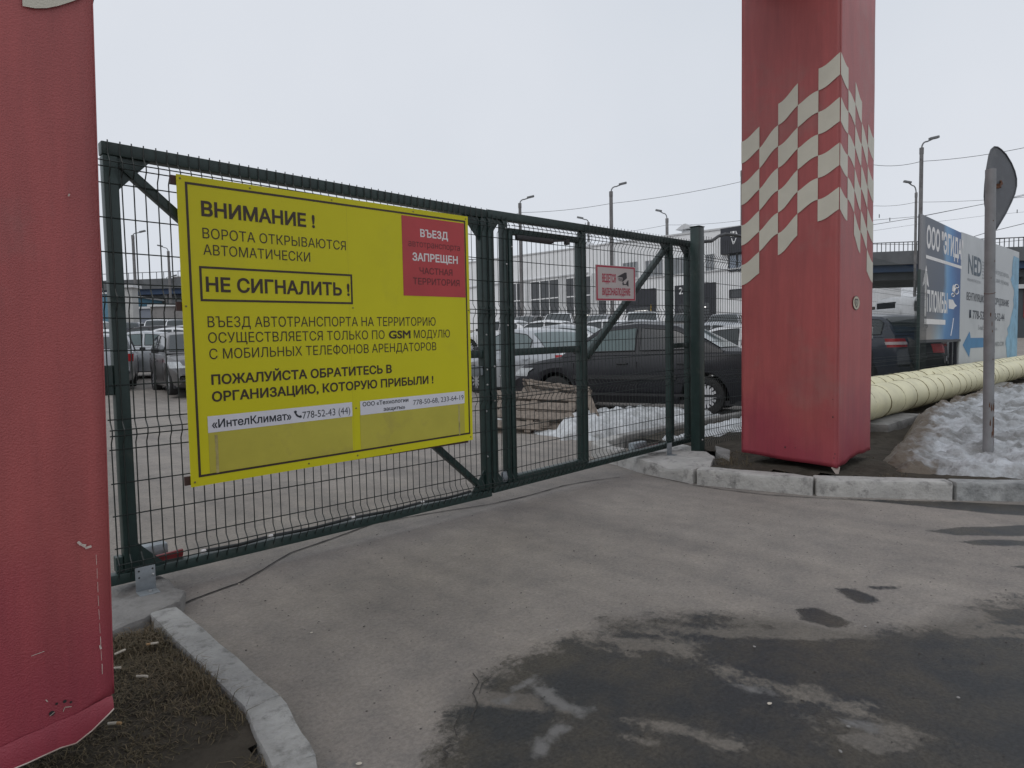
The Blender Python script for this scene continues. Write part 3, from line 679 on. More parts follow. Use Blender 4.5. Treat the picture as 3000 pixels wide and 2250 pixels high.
T('ПОЖАЛУЙСТА ОБРАТИТЕСЬ В', .341, 1.423, 1.025, .053, bold=.028); T('ОРГАНИЗАЦИЮ, КОТОРУЮ ПРИБЫЛИ !', .340, 1.744, .9385, .053, bold=.028)
b = B(); T = lambda *a, **k: line('lettering', m_ink2, -.0558, *a, **k)
T('«ИнтелКлимат»', .333, .757, .805, .044, bold=.02); T('778-52-43 (44)', .822, 1.122, .802, .042)
p = sp(-.0558)                                               # handset mark
hp = []
for k in range(9): a = PI*(1.05+.5*k/8); hp.append((.812+.036*math.cos(a), .846+.036*math.sin(a)))
hp2 = [(.812+.026*math.cos(PI*(1.55-.5*k/8)), .846+.026*math.sin(PI*(1.55-.5*k/8))) for k in range(9)]
b.add([p(x, z, 0) for x, z in hp+hp2], [(i, i+1, 16-i, 17-i) for i in range(8)])
for cx_, cz_ in ((.781, .845), (.809, .816)): b.add([p(cx_+.009*math.cos(k*PI/4), cz_+.0075*math.sin(k*PI/4), .0002) for k in range(8)], [tuple(range(8))])
T('ООО «Технологии', 1.207, 1.540, .835, .026, bold=.02); T('защиты»', 1.353, 1.514, .7935, .019, bold=.02, lower=True); T('778-50-68, 233-64-19', 1.577, 1.998, .810, .034)
mk('handset_mark', b, m_ink2, SB, recalc=False)
T = lambda *a, **k: line('lettering', m_wht, -.0556, *a, **k)
T('ВЪЕЗД', 1.669, 1.896, 1.8845, .051, bold=.028); T('ЗАПРЕЩЕН', 1.603, 1.976, 1.7300, .052, bold=.028); T = lambda *a, **k: line('lettering', m_dred, -.0556, *a, **k)
T('автотранспорта', 1.574, 1.997, 1.8190, .032, lower=True); T('ЧАСТНАЯ', 1.656, 1.927, 1.6490, .042, bold=.014); T('ТЕРРИТОРИЯ', 1.603, 1.987, 1.5805, .043, bold=.012)
b = B(); quad(b, 1.1420, .57, 1.1432, 2.02, -.0542); mk('sheet_seam', b, M('seam_shade', (.52, .48, .02), .5, .1, 9), SB, recalc=False)
for zc in (2.030, 1.42, .555):
    b = B(); y0, y1 = -.046, -.032; z_ = zc-SH*.0
    b.box((.196, y0, zc-.022), (2.04, y1, zc+.022)); mk('batten', b, m_brown, SB)
b = B()
for x, z in [(.238, 2.040), (.58, 2.040), (1.05, 2.040), (1.62, 2.040), (2.055, 2.040), (.238, 1.42), (1.165, 1.425), (2.062, 1.42), (.24, .545), (.85, .545), (1.163, .545), (1.40, .548), (2.055, .545), (1.163, .83)]:
    q_ = sp(-.0555)(x, z, 0); b = B(); b.lathe([(0, -.002), (.004, -.0015), (.0055, .001)], q_, 'y', 8); mk('screw', b, M('brass_screw', (.22, .19, .08), .4, .3, 40, metal=.6), SB, smooth=True)
for x, z0_, z1_, w in ((.352, .575, .77, .014), (1.955, .572, .775, .012)):
    n_ = 14; A = []; Cc = []
    for k in range(n_+1):
        z = z0_+(z1_-z0_)*k/n_; o = .005*noise.noise((z*30, x, 0)); A.append(sp(-.0552)(x-w/2+o, z, 0)); Cc.append(sp(-.0552)(x+w/2+o*.3, z, 0))
    b = B(); b.grid([A, Cc]); mk('tape_mark', b, M('old_tape', (.42, .36, .14), .6, .25, 30), SB, recalc=False)

# ------------------------------------------------------------------ gate leaf with the wicket
G2 = thing('gate_leaf', 'narrow green mesh gate leaf with a wicket door and camera notice', 'gate', (2.345, .04, .12))
TL = .0185
def tb(b, x0, y0, z0, x1, y1, z1, ch=.005):
    n0 = len(b.v); b.box((x0, y0, z0), (x1, y1, z1), ch=ch)
    for v in b.v[n0:]: v.z += TL*(v.x-2.345)
b = B(); tb(b, 2.318, F0, 2.118, 5.11, F1, 2.178); mk('top_rail', b, m_green, G2, smooth=True)
b = B(); tb(b, 2.318, F0, .120, 5.11, F1, .170); mk('bottom_rail', b, m_green, G2, smooth=True)
for x0, x1, z0, z1 in ((2.318, 2.372, .172, 2.116), (2.468, 2.512, .172, 2.116), (3.375, 3.425, .172, 2.116), (4.71, 4.77, .172, 2.116), (5.055, 5.11, .172, 2.116)):
    b = B(); tb(b, x0, F0, z0, x1, F1, z1); mk('stile', b, m_green, G2, smooth=True)
b = B(); b.bar((4.69, .036, 2.130), (3.44, .036, 1.09), .05, .05, 0, (0, 1, 0), ch=.004); mk('brace', b, m_green, G2, smooth=True)
b = B(); tb(b, 4.772, F0+.005, 1.10, 5.053, F1-.005, 1.15); mk('middle_rail', b, m_green, G2, smooth=True)
for a, c, d in (((4.708, 2.158), (4.56, 2.156), (4.708, 2.04)), ((5.053, 2.165), (4.93, 2.162), (5.053, 2.04)), ((2.374, 2.117), (2.455, 2.118), (2.374, 2.02)), ((2.374, .172), (2.46, .174), (2.374, .27))): gusset(G2, a, c, d)
b = B(); wire_mesh(b, 2.33, 2.50, x_start=2.35, tilt=TL, rng=rg, z0=.128, z1=2.14); wire_mesh(b, 3.40, 5.13, x_start=3.41, tilt=TL, rng=rg, z0=.128, z1=2.19); mk('wire_mesh', b, m_wire, G2)
D2 = B(); tb(D2, 2.516, F0-.006, .165, 2.560, F1-.01, 2.065); tb(D2, 3.328, F0-.006, .165, 3.371, F1-.01, 2.065); tb(D2, 2.562, F0-.006, 2.022, 3.326, F1-.01, 2.065); tb(D2, 2.562, F0-.006, .165, 3.326, F1-.01, .215)
wd = mk('wicket_door', D2, m_green, G2, smooth=True)
b = B(); tb(b, 2.562, F0, 1.118, 3.326, F1-.012, 1.172); o = mk('middle_rail', b, m_green, wd, world=False, smooth=True); o.matrix_parent_inverse = Matrix.Identity(4)
b = B(); wire_mesh(b, 2.53, 3.36, x_start=2.55, Y=-.006, tilt=TL, rng=rg, z0=.15, z1=2.10); o = mk('wire_mesh', b, m_wire, wd, world=False)
b = B(); tb(b, 2.575, -.03, 1.98, 2.98, .0, 2.018, ch=.008); b.bar((2.98, -.02, 2.012), (3.16, -.02, 2.035), .012, .014, 0); tb(b, 3.13, -.03, 1.985, 3.17, .0, 2.03)
o = mk('door_closer', b, m_plas, wd, world=False, smooth=True)
for q in [(2.49, .004, 2.06), (2.545, -.002, 1.93), (2.49, .004, 1.80), (2.49, .004, 1.35), (2.348, .004, 1.05), (2.40, .004, .98), (2.345, .004, .80)]: b = B(); bolts(b, [q], .008); mk('bolt', b, m_bolt, G2, smooth=True)
b = B(); tb(b, 2.378, F1-.01, 1.72, 2.394, F1, 2.07, .002); tb(b, 2.376, F1-.012, .2, 2.392, F1-.002, 1.02, .002); mk('striker_plate', b, m_galv, G2)
b = B(); tb(b, 2.42, .012, .175, 2.50, .05, .26, .02); mk('foot_bracket', b, m_galv, G2, smooth=True)

# camera notice
def cp(x, z, o): return Vector((x, -.036-o, z))
CS = thing('camera_notice', 'small white and red notice with a security camera drawing, tied on the wicket leaf mesh', 'sign', (3.492, -.035, 1.57))
b = B(); sl = .030
def cpn(x, z, o): return Vector((x, -.036-o, z+sl*(x-3.492)))
vs = [cpn(3.492, 1.566, 0), cpn(4.068, 1.566, 0), cpn(4.068, 1.868, 0), cpn(3.492, 1.868, 0)]
b.add(vs+[v+Vector((0, .004, 0)) for v in vs], [(0, 1, 2, 3), (7, 6, 5, 4), (0, 4, 5, 1), (1, 5, 6, 2), (2, 6, 7, 3), (3, 7, 4, 0)]); mk('panel', b, M('notice_white', (.56, .53, .51), .4, .05, 3), CS)
b = B()
def cq(x0, z0, x1, z1): b.add([cpn(x0, z0, .0008), cpn(x1, z0, .0008), cpn(x1, z1, .0008), cpn(x0, z1, .0008)], [(0, 1, 2, 3)])
cq(3.500, 1.570, 4.060, 1.583); cq(3.500, 1.850, 4.060, 1.864); cq(3.500, 1.583, 3.518, 1.850); cq(4.042, 1.583, 4.060, 1.850); mk('border', b, M('notice_red', (.45, .045, .085), .4, .1, 5), CS, recalc=False)
b = B(); text_mesh(b, 'ВЕДЕТСЯ', 3.580, 3.772, 1.722, .074, lambda x, z, o: cpn(x, z, .001+o), bold=.03); text_mesh(b, 'ВИДЕОНАБЛЮДЕНИЕ', 3.580, 3.987, 1.612, .064, lambda x, z, o: cpn(x, z, .001+o), bold=.03)
mk('lettering', b, M('notice_red', (.45, .045, .085)), CS, recalc=False)
b = B(); U = lambda pts, mi, o: b.add([cpn(3.797+x*.0016, 1.700+z*.0011, o) for x, z in pts], [tuple(range(len(pts)))], mi)
U([(0, 70), (70, 105), (85, 104), (88, 60), (50, 30), (12, 36)], 0, .0010); U([(2, 68), (46, 62), (42, 34), (14, 40)], 1, .0014); U([(8, 62), (40, 58), (38, 38), (17, 43)], 0, .0018)
U([(18, 58), (34, 56), (33, 44), (20, 46)], 1, .0022); U([(22, 55), (31, 53), (30, 46), (23, 48)], 0, .0026)
U([(46, 26), (56, 28), (58, 14), (80, 12), (80, 22), (96, 44), (102, 44), (102, -6), (96, -6), (84, 6), (56, 4), (50, 0), (44, 12)], 0, .0012)
mk('camera_drawing', b, [M('notice_black', (.045, .045, .05), .5), M('notice_white', (.56, .53, .51))], CS, recalc=False)

# ------------------------------------------------------------------ posts, fixed fence, brackets, catchers
b = B(); b.box((4.965, -.165, .095), (5.065, -.065, 2.335), ch=.006)
gp = thing('gate_post', 'square green steel gate post standing on the whitewashed block', 'post', (5.015, -.115, .1)); mk('post_tube', b, m_green, gp, smooth=True)
b = B(); b.box((4.960, -.170, 2.336), (5.070, -.060, 2.345), ch=.003); mk('cap', b, m_green, gp)
b = B(); bolts(b, [(5.015, -.166, .22)], .010); mk('bolt', b, m_bolt, gp)
b = B(); A = ony(2067, 718, -.11); A2 = ony(2120, 688, -.08); A3 = ony(2172, 694, -.05)
pts = [Vector((5.068, -.11, 2.20)), ony(2085, 706, -.11), ony(2105, 692, -.10), ony(2125, 686, -.08), ony(2150, 688, -.06), ony(2180, 694, -.05), Vector((6.3, -.05, 2.28)), Vector((6.4, -.05, 2.0)), Vector((6.4, -.05, .1))]
b.tube(pts, .017, 8); tag(mk('cable_hose', b, m_plas, None, smooth=True), 'black corrugated cable hose arching from the post top over the fence', 'hose')
FN = thing('mesh_fence', 'green welded mesh fence running from the gate post behind the pillar and pipes', 'fence', (5.1, .0, .08))
b = B(); wire_mesh(b, 5.09, 6.55, x_start=5.12, Y=-.02, rng=rg, z0=.06, z1=2.30, r=.0031); mk('wire_mesh', b, m_wire, FN)
b = B(); wire_mesh(b, 6.62, 14.3, x_start=6.65, Y=.06, rng=rg, z0=.06, z1=2.55, r=.0026, n=3); mk('wire_mesh', b, m_wire, FN)
b = B(); wire_mesh(b, 14.4, 17.8, x_start=14.45, Y=.30, rng=rg, z0=.06, z1=2.4, r=.0026, n=3); mk('wire_mesh', b, m_wire, FN)
for x, y in ((6.58, .02), (14.34, .18)):
    b = B(); b.box((x-.03, y, .0), (x+.03, y+.05, 2.6 if x > 6.6 else 2.35), ch=.004); mk('post', b, m_green, FN, smooth=True)
# galvanised angle brackets
def bracket(label, c, w, h, d, rz, holes):
    t = thing('angle_bracket', label, 'bracket', c, rz, 'gate stop brackets')
    b = B(); b.box((-w/2, 0, .004), (w/2, .004, h), ch=.0015); b.box((-w/2, -d, 0), (w/2, .004, .0038), ch=.0012); mk('angle_plate', b, m_galv, t, world=False, smooth=True)
    if holes:
        for x, z in ((-w*.32, h*.85), (-w*.32, h*.58), (w*.36, h*.86)):
          b = B(); b.add([Vector((x+.0045*math.cos(k*PI/5), -.0006, z+.0045*math.sin(k*PI/5))) for k in range(10)], [tuple(range(10))])
          mk('bolt_hole', b, m_plas, t, world=False, recalc=False)
        b = B(); bolts(b, [(w*.38, -.001, h*.62)], .006); b.lathe([(0, .012), (.007, .011), (.007, .004)], (w*.1, -d*.5, 0), 'z', 8); mk('bolt', b, m_bolt, t, world=False)
bracket('galvanised angle bracket with bolt holes on the broken footing beside the left pillar', (-.012, -.095, .076), .085, .115, .075, math.radians(-2), True)
bracket('galvanised angle bracket on the whitewashed block under the wicket leaf', (4.555, -.075, .12), .085, .115, .06, 0, False)
def catcher(label, x, y, z, s):
    t = thing('gate_catcher', label, 'gate catcher', (x, y, z), 0, 'red gate catchers')
    b = B(); n_ = 12; prof = []
    for k in range(n_+1): a = PI*k/n_; prof.append((-.10*math.cos(a)*s, .0+.045*math.sin(a)))
    b.prism([(px, -pz+.05) for px, pz in prof], 'y', -.012, .0); b.prism([(-.10*s, .052), (.10*s, .052), (.10*s, .075), (-.10*s, .064)], 'y', -.014, .006)
    b.prism([(px, -pz+.05) for px, pz in prof], 'y', .05, .062); mk('red_cradle', b, m_redp, t, world=False, smooth=True)
    b = B(); b.box((-.14*s, .085, -.05), (.06*s, .16, .10), ch=.012); mk('grey_housing', b, m_galv, t, world=False, smooth=True)
catcher('red plastic gate catcher with grey housing behind the left gate stile', .105, .075, .115, 1)
catcher('red gate catcher behind the mesh above the whitewashed block', 4.50, .10, .13, 1.1)

# ------------------------------------------------------------------ pipes, supports, snow, sign pole
def pipe(label, y, z, r, x0, x1, seed, elbow=None):
    t = thing('heating_pipe', label, 'pipe', (x0, y, z), 0, 'wrapped heating pipes')
    rr = random.Random(seed); b = B(); x = x0; pts = []; rs = []; seams = []
    while x < x1:
        L_ = rr.uniform(.38, .62)*(1+.0*x); o = Vector((0, rr.uniform(-.006, .006), rr.uniform(-.006, .006)))
        for tt in (0, .04, .5, .97, 1.0):
            pts.append(Vector((x+L_*tt, y, z))+o); rs.append(r*(1.0+.012*math.sin(tt*PI)+(-.012 if tt in (0, 1.0) else 0))+rr.uniform(-.002, .002))
        seams.append(x); x += L_
    if elbow:
        for k in range(6): a = k*PI/10; pts.insert(0, Vector((x0-.35*math.sin(a), y, z-.35*(1-math.cos(a))))); rs.insert(0, r)
    b.tube(pts, rs, 28); mk('wrapping', b, m_pipe, t, smooth=True, ang=60)
    b = B()
    for sx_ in seams[1:]:
        k0, k1 = rr.uniform(0, 1.5), rr.uniform(2.8, 5.5); n_ = 14; tilt = rr.uniform(-.05, .05)
        P_ = [Vector((sx_+tilt*math.cos(k0+(k1-k0)*k/n_)+.006*noise.noise((k*.7, sx_, 0)), y+(r+.001)*math.cos(k0+(k1-k0)*k/n_+PI*.25), z+(r+.001)*math.sin(k0+(k1-k0)*k/n_+PI*.25))) for k in range(n_+1)]
        b.tube(P_, .006, 5)
    mk('binding_wire', b, m_seam, t)
pipe('cream wrapped heating pipe, the nearer of the pair above the snow heap', -.80, .405, .215, 7.1, 60, 4, True)
pipe('cream wrapped heating pipe lying behind its twin along the fence', -.27, .415, .215, 7.1, 60, 8, True)
for i, (x0, x1, h, lab) in enumerate(((7.5, 9.0, .20, 'long grey concrete support under the near pipe beside the pillar'), (14.5, 15.9, .26, 'snow capped concrete support under the pipe, past the sign pole'), (24, 25.3, .2, 'far concrete support under the pipes'))):
    rough_stone('pipe_support', [(x0, -1.15), (x1, -1.15), (x1, .0), (x0, .0)], -.1, h, m_conc2, lab, 'pipe support', 'concrete pipe supports', seed=50+i, ch=.03, sub=7)
def snow_mat(name, white, grey, dirt, dsc):
    m = bpy.data.materials.new(name); m.use_nodes = True; n, l = m.node_tree.nodes, m.node_tree.links; b = n['Principled BSDF']; b.inputs['Roughness'].default_value = .55
    t = n.new('ShaderNodeTexCoord'); a = n.new('ShaderNodeTexNoise'); a.inputs['Scale'].default_value = dsc; a.inputs['Detail'].default_value = 9; a.inputs['Roughness'].default_value = .68; l.new(t.outputs['Object'], a.inputs['Vector'])
    r = n.new('ShaderNodeValToRGB'); e = r.color_ramp.elements; e[0].position = .40; e[0].color = (*grey, 1); e[1].position = .62; e[1].color = (*white, 1); l.new(a.outputs['Fac'], r.inputs[0])
    at = n.new('ShaderNodeAttribute'); at.attribute_name = 'dirt'
    c = n.new('ShaderNodeTexNoise'); c.inputs['Scale'].default_value = 9; c.inputs['Detail'].default_value = 8; l.new(t.outputs['Object'], c.inputs['Vector'])
    ad = n.new('ShaderNodeMath'); ad.operation = 'MULTIPLY_ADD'; ad.inputs[1].default_value = .7; l.new(c.outputs['Fac'], ad.inputs[0]); sb = n.new('ShaderNodeMath'); sb.operation = 'SUBTRACT'; sb.inputs[1].default_value = .35; l.new(at.outputs['Fac'], sb.inputs[0]); l.new(sb.outputs[0], ad.inputs[2])
    r2 = n.new('ShaderNodeValToRGB'); r2.color_ramp.elements[0].position = .38; r2.color_ramp.elements[1].position = .62; l.new(ad.outputs[0], r2.inputs[0])
    m2 = n.new('ShaderNodeMix'); m2.data_type = 'RGBA'; l.new(r2.outputs[0], m2.inputs['Factor']); l.new(r.outputs[0], m2.inputs['A']); m2.inputs['B'].default_value = (*dirt, 1); l.new(m2.outputs['Result'], b.inputs['Base Color'])
    bn = n.new('ShaderNodeTexNoise'); bn.inputs['Scale'].default_value = 26; bn.inputs['Detail'].default_value = 8; l.new(t.outputs['Object'], bn.inputs['Vector'])
    bp = n.new('ShaderNodeBump'); bp.inputs['Strength'].default_value = .9; bp.inputs['Distance'].default_value = .025; l.new(bn.outputs['Fac'], bp.inputs['Height']); l.new(bp.outputs[0], b.inputs['Normal'])
    return m
m_snow = snow_mat('old_snow', (.50, .52, .545), (.19, .19, .185), (.12, .095, .07), 3.0)
m_snow2 = snow_mat('yard_snow', (.66, .68, .70), (.36, .37, .37), (.16, .14, .12), 3.5)
def heap(name, poly, hfun, mat, label, step, seed, dirtf=None, jag=.12, bump=.05):
    b = B(); x0, x1 = min(p[0] for p in poly)-.2, max(p[0] for p in poly)+.2; y0, y1 = min(p[1] for p in poly)-.2, max(p[1] for p in poly)+.2
    nx, ny = int((x1-x0)/step)+1, int((y1-y0)/step)+1; idx = {}; dv = []
    for i in range(nx+1):
        for j in range(ny+1):
            x, y = x0+i*step, y0+j*step; d = seg_d(x, y, poly)+jag*fbm(x, y, 2.6, 5, seed)
            if d > -step*1.6:
                e = max(0, min(1, d/.16)); z = hfun(x, y)
                zz = -.05+(z+.05)*math.sqrt(e)+bump*e*(fbm(x, y, 3.6, 7, seed+2)+.55*abs(noise.noise((x*7, y*7, seed)))+.28*abs(noise.noise((x*17, y*17, seed+4)))+.14*noise.noise((x*38, y*38, seed)))
                idx[(i, j)] = len(b.v); b.v.append(Vector((x+.3*step*noise.noise((x*5, y*5, 7)), y, zz))); dv.append(dirtf(x, y, d) if dirtf else max(0, .45-d*2.2))
    for (i, j) in list(idx):
        q = [(i, j), (i+1, j), (i+1, j+1), (i, j+1)]
        if all(k in idx for k in q): b.f.append([idx[k] for k in q]); b.m.append(0)
    o = mk(name, b, mat, None, smooth=True, recalc=False, ang=180); at = o.data.attributes.new('dirt', 'FLOAT', 'POINT'); at.data.foreach_set('value', dv)
    return tag(o, label, 'snow heap', 'old snow heaps')
sp_ = [(4.92, -1.86), (5.55, -1.62), (6.6, -1.50), (7.7, -1.30), (9.2, -1.22), (14, -1.25), (14, -5), (7.2, -4.6), (6.1, -3.75), (5.55, -3.0), (5.02, -2.36)]
def sh(x, y):
    d = (x-5.0)*.35; return .13+min(.20, .09*max(0, x-5.1))+.05*fbm(x, y, .9, 3, 4)
heap('snow_heap', sp_, sh, m_snow, 'large dirty snow heap around the sign pole beside the pipes', .032, 2.0,
     lambda x, y, d: max(.12, .95-max(0, d)*1.5) if (y > -2.15 and x > 4.95) else max(.10, .55-max(0, d)*1.6), bump=.13)
heap('snow_heap', [(5.25, 1.95), (5.5, 1.70), (6.0, 1.50), (6.9, 1.34), (8.1, 1.32), (9.2, 1.5), (8.9, 2.3), (7.6, 2.7), (6.9, 3.1), (6.0, 2.7)], lambda x, y: .05+.17*max(0, 1-((x-6.7)/1.9)**2)*max(0, 1-((y-2.1)/1.1)**2), m_snow2,
     'white snow heap between the pallets and the black sedan', .05, 5.0, bump=.12, jag=.22)
heap('snow_heap', [P2(1500, 1262), P2(1700, 1292), P2(1780, 1290), P2(1690, 1275), P2(1560, 1246), P2(1440, 1225), P2(1400, 1235)], lambda x, y: .045, m_snow2,
     'thin melting snow rim in front of the pallets', .03, 8.0, jag=.10, bump=.05)
heap('snow_heap', [(5.3, .22), (5.9, .12), (9.5, .2), (9.8, .8), (7.0, .86), (6.0, .6), (5.4, .72)], lambda x, y: .14+.05*fbm(x, y, 1.2, 3, 1), m_snow2, 'snow patch on the planted strip behind the fixed mesh fence', .05, 11.0, jag=.3, bump=.06)

SPT = thing('sign_pole', 'grey steel sign pole with chipped rusty foot standing in the snow heap', 'pole', (5.92, -2.37, .1))
b = B(); zt = 2.62; pts = [Vector((5.90+(z-.1)*.046, -2.365+(z-.1)*.018, z)) for z in (.05, .8, 1.6, 2.2, 2.62)]; b.tube(pts, .0395, 18); mk('pole_tube', b, m_pole, SPT, smooth=True)
b = B()
for k in range(26):
    z = random.choice([random.uniform(.25, .75), random.uniform(.45, .72), random.uniform(.9, 2.3)]); a = random.uniform(-2.9, -1.2); c = Vector((5.90+(z-.1)*.046, -2.365+(z-.1)*.018, z)); r_ = .0402
    w_ = random.uniform(.06, .22)*(1.5 if z < .8 else .6); h_ = random.uniform(.008, .05)*(1.5 if z < .8 else .5)
    vs = [c+Vector((r_*math.cos(a+w_*math.cos(q)), r_*math.sin(a+w_*math.cos(q)), h_*math.sin(q)*(1+.4*math.sin(3*q+k)))) for q in [2*PI*i/9 for i in range(9)]]
    b.add(vs, [tuple(range(9))])
b.tube([Vector((5.90+(1.57-.1)*.046+.040*math.cos(a), -2.365+.026+.040*math.sin(a), 1.57+.01*math.cos(a))) for a in [2*PI*i/16 for i in range(17)]], .0025, 4, cap=False)
mk('rust_patch', b, m_rust, SPT, recalc=False)
RS = thing('road_sign', 'rounded triangular road sign seen from its grey back on the pole', 'road sign', (6.02, -2.34, 2.4))
def bk(px, py, t=5.60): return dpt(px, py, t)
o_ = [(2897, 455), (2903, 438), (2912, 430), (2922, 431), (2932, 438), (2946, 452), (2962, 478), (2972, 502), (2977, 524), (2977, 545), (2972, 568), (2962, 592), (2946, 625), (2930, 652), (2918, 672), (2912, 676), (2905, 676), (2898, 662), (2890, 630), (2885, 600), (2883, 575), (2885, 540), (2889, 500)]
hd = Vector((.79, .61, 0)).normalized()                        # the sheet stands nearly edge-on to the camera
c0 = Vector((6.085, -2.335, 0)); nrm = Vector((-hd.y, hd.x, 0)); zc = .0
nn_ = Vector((math.cos(math.radians(-17)), math.sin(math.radians(-17)), 0))   # direction of the sheet's width
nv = Vector((-nn_.y, nn_.x, 0))
def onp(px, py, c, n):
    q = ray(px, py); t = (c-CAM).dot(n)/q.dot(n); return CAM+q*t
sheet = [onp(px, py, Vector((6.07, -2.30, 2.4)), nv) for px, py in o_]
b = B(); k_ = len(sheet); b.add(sheet+[v+nv*.004 for v in sheet], [tuple(range(k_)), tuple(range(2*k_-1, k_-1, -1))]+[(i, (i+1) % k_, k_+(i+1) % k_, k_+i) for i in range(k_)])
mk('sign_plate', b, m_grey, RS)
b = B(); b.tube([v-nv*.002 for v in sheet]+[sheet[0]-nv*.002], .006, 5); mk('rolled_edge', b, m_grey, RS, smooth=True)
b = B(); ctr = onp(2918, 545, Vector((6.07, -2.30, 2.4)), nv)
b.tube([ctr+nn_*(-.10)+Vector((0, 0, -.03)), ctr+nn_*(-.02)-nv*.03+Vector((0, 0, -.02)), ctr+nn_*.05-nv*.02+Vector((0, 0, .02)), ctr+nn_*.07+Vector((0, 0, .05))], .010, 6); b.box(tuple(ctr+Vector((-.03, -.035, -.02))), tuple(ctr+Vector((.02, -.005, .012))))
mk('clamp', b, m_rust, RS)

# ------------------------------------------------------------------ billboards along the fence
BY = .2
def bp_(y): return lambda x, z, o: Vector((x, y-o, z))
def board_pt(px, py, y=BY): p = ony(px, py, y); return p.x, p.z
E1 = thing('billboard', 'dark grey and blue billboard with white arrow and seal drawing beside the fence', 'billboard', (14.4, BY, 0))
xa, xb = 14.4, 17.92; zb, zt_ = 1.17, 3.72
m_eg = bpy.data.materials.new('board_gradient_print'); m_eg.use_nodes = True
n, l = m_eg.node_tree.nodes, m_eg.node_tree.links; t = n.new('ShaderNodeTexCoord'); sx_ = n.new('ShaderNodeSeparateXYZ'); l.new(t.outputs['Object'], sx_.inputs[0])
mp = n.new('ShaderNodeMapRange'); mp.inputs['From Min'].default_value = xa; mp.inputs['From Max'].default_value = xb; l.new(sx_.outputs['X'], mp.inputs['Value'])
nz_ = n.new('ShaderNodeTexNoise'); nz_.inputs['Scale'].default_value = 1.1; l.new(t.outputs['Object'], nz_.inputs['Vector'])
ma = n.new('ShaderNodeMath'); ma.operation = 'MULTIPLY_ADD'; ma.inputs[1].default_value = .22; l.new(nz_.outputs['Fac'], ma.inputs[0]); l.new(mp.outputs[0], ma.inputs[2])
mz = n.new('ShaderNodeMapRange'); mz.inputs['From Min'].default_value = 1.9; mz.inputs['From Max'].default_value = 1.2; l.new(sx_.outputs['Z'], mz.inputs['Value'])
r = n.new('ShaderNodeValToRGB'); e = r.color_ramp.elements; e[0].position = 0; e[0].color = (.22, .215, .22, 1); e[1].position = 1; e[1].color = (.03, .10, .28, 1)
for ps, c in ((.20, (.16, .165, .18, 1)), (.26, (.10, .115, .145, 1)), (.62, (.09, .115, .16, 1)), (.72, (.14, .33, .56, 1)), (.82, (.06, .22, .48, 1))):
    q = e.new(ps); q.color = c
l.new(ma.outputs[0], r.inputs[0])
r2 = n.new('ShaderNodeValToRGB'); e = r2.color_ramp.elements; e[0].position = 0; e[0].color = (.22, .20, .20, 1); e[1].position = 1; e[1].color = (.05, .15, .33, 1)
for ps, c in ((.35, (.30, .28, .26, 1)), (.55, (.26, .38, .48, 1)), (.75, (.06, .20, .42, 1))): q = e.new(ps); q.color = c
l.new(ma.outputs[0], r2.inputs[0])
mm = n.new('ShaderNodeMix'); mm.data_type = 'RGBA'; l.new(mz.outputs[0], mm.inputs['Factor']); l.new(r.outputs[0], mm.inputs['A']); l.new(r2.outputs[0], mm.inputs['B'])
l.new(mm.outputs['Result'], n['Principled BSDF'].inputs['Base Color']); n['Principled BSDF'].inputs['Roughness'].default_value = .5
b = B(); b.box((xa, BY, zb), (xb, BY+.03, zt_)); mk('panel', b, m_eg, E1)
b = B(); b.box((xa-.05, BY-.02, zb-.06), (xb+.05, BY+.05, zb-.003)); b.box((xa+.02, BY+.032, 0), (xa+.06, BY+.06, zt_)); b.box((xb-.10, BY+.032, 0), (xb-.0, BY+.10, zt_-.05)); b.box((xb-.42, BY+.06, 0), (xb-.34, BY+.12, 1.1)); mk('support_frame', b, m_dark, E1)
def bx(px): return ony(px, 900, BY).x
wr = B(); BP = bp_(BY-.003)
text_mesh(wr, 'ООО', bx(2711), bx(2750), 3.08, .48, BP, bold=.035); text_mesh(wr, '"ЭГИДА"', bx(2755), bx(2818), 3.08, .48, BP, bold=.035)
def bq(x0, z0, x1, z1): wr.add([BP(x0, z0, 0), BP(x1, z0, 0), BP(x1, z1, 0), BP(x0, z1, 0)], [(0, 1, 2, 3)])
x0 = bx(2710); x1 = bx(2815); bq(x0, 2.86, x1, 2.93)
xs0 = bx(2708); xs1 = bx(2713); bq(xs0, 1.66, xs1, 2.35); bq(xs0, 1.50, bx(2770), 1.61)
xm = (xs0+xs1)/2; wr.add([BP(xm-.26, 2.27, 0), BP(xm, 2.36, 0), BP(xm+.26, 2.27, 0), BP(xm+.02, 2.72, 0)], [(0, 1, 3), (1, 2, 3)])
text_mesh(wr, 'ПЛОМБЫ', bx(2715), bx(2775), 1.76, .46, BP, bold=.03)
# two seals on a wire
def blob(pts): wr.add([BP(bx(px), ony(px, py, BY).z, .0005) for px, py in pts], [tuple(range(len(pts)))])
blob([(2778, 877), (2791, 878), (2797, 890), (2803, 896), (2797, 900), (2793, 906), (2779, 904)]); blob([(2789, 838), (2793, 833), (2798, 838), (2798, 850), (2793, 856), (2788, 852)])
for cx_, cy_, rx, ry in ((2801, 838, 5, 5), (2800, 853, 6, 9), (2790, 866, 4, 5)):
    P_ = [BP(bx(cx_+rx*math.cos(a)), ony(2800, cy_+ry*math.sin(a), BY).z, .002) for a in [2*PI*i/14 for i in range(15)]]; wr.tube(P_, .012, 4, cap=False)
wr.tube([BP(bx(2793), 1.66, .002), BP(bx(2790), 1.45, .002), BP(bx(2786), 1.25, .002)], .010, 4)
mk('lettering', wr, m_wht, E1, recalc=False)
E2 = thing('billboard', 'pale ventilation equipment billboard with blue arrow behind the sign pole', 'billboard', (18, BY, 0))
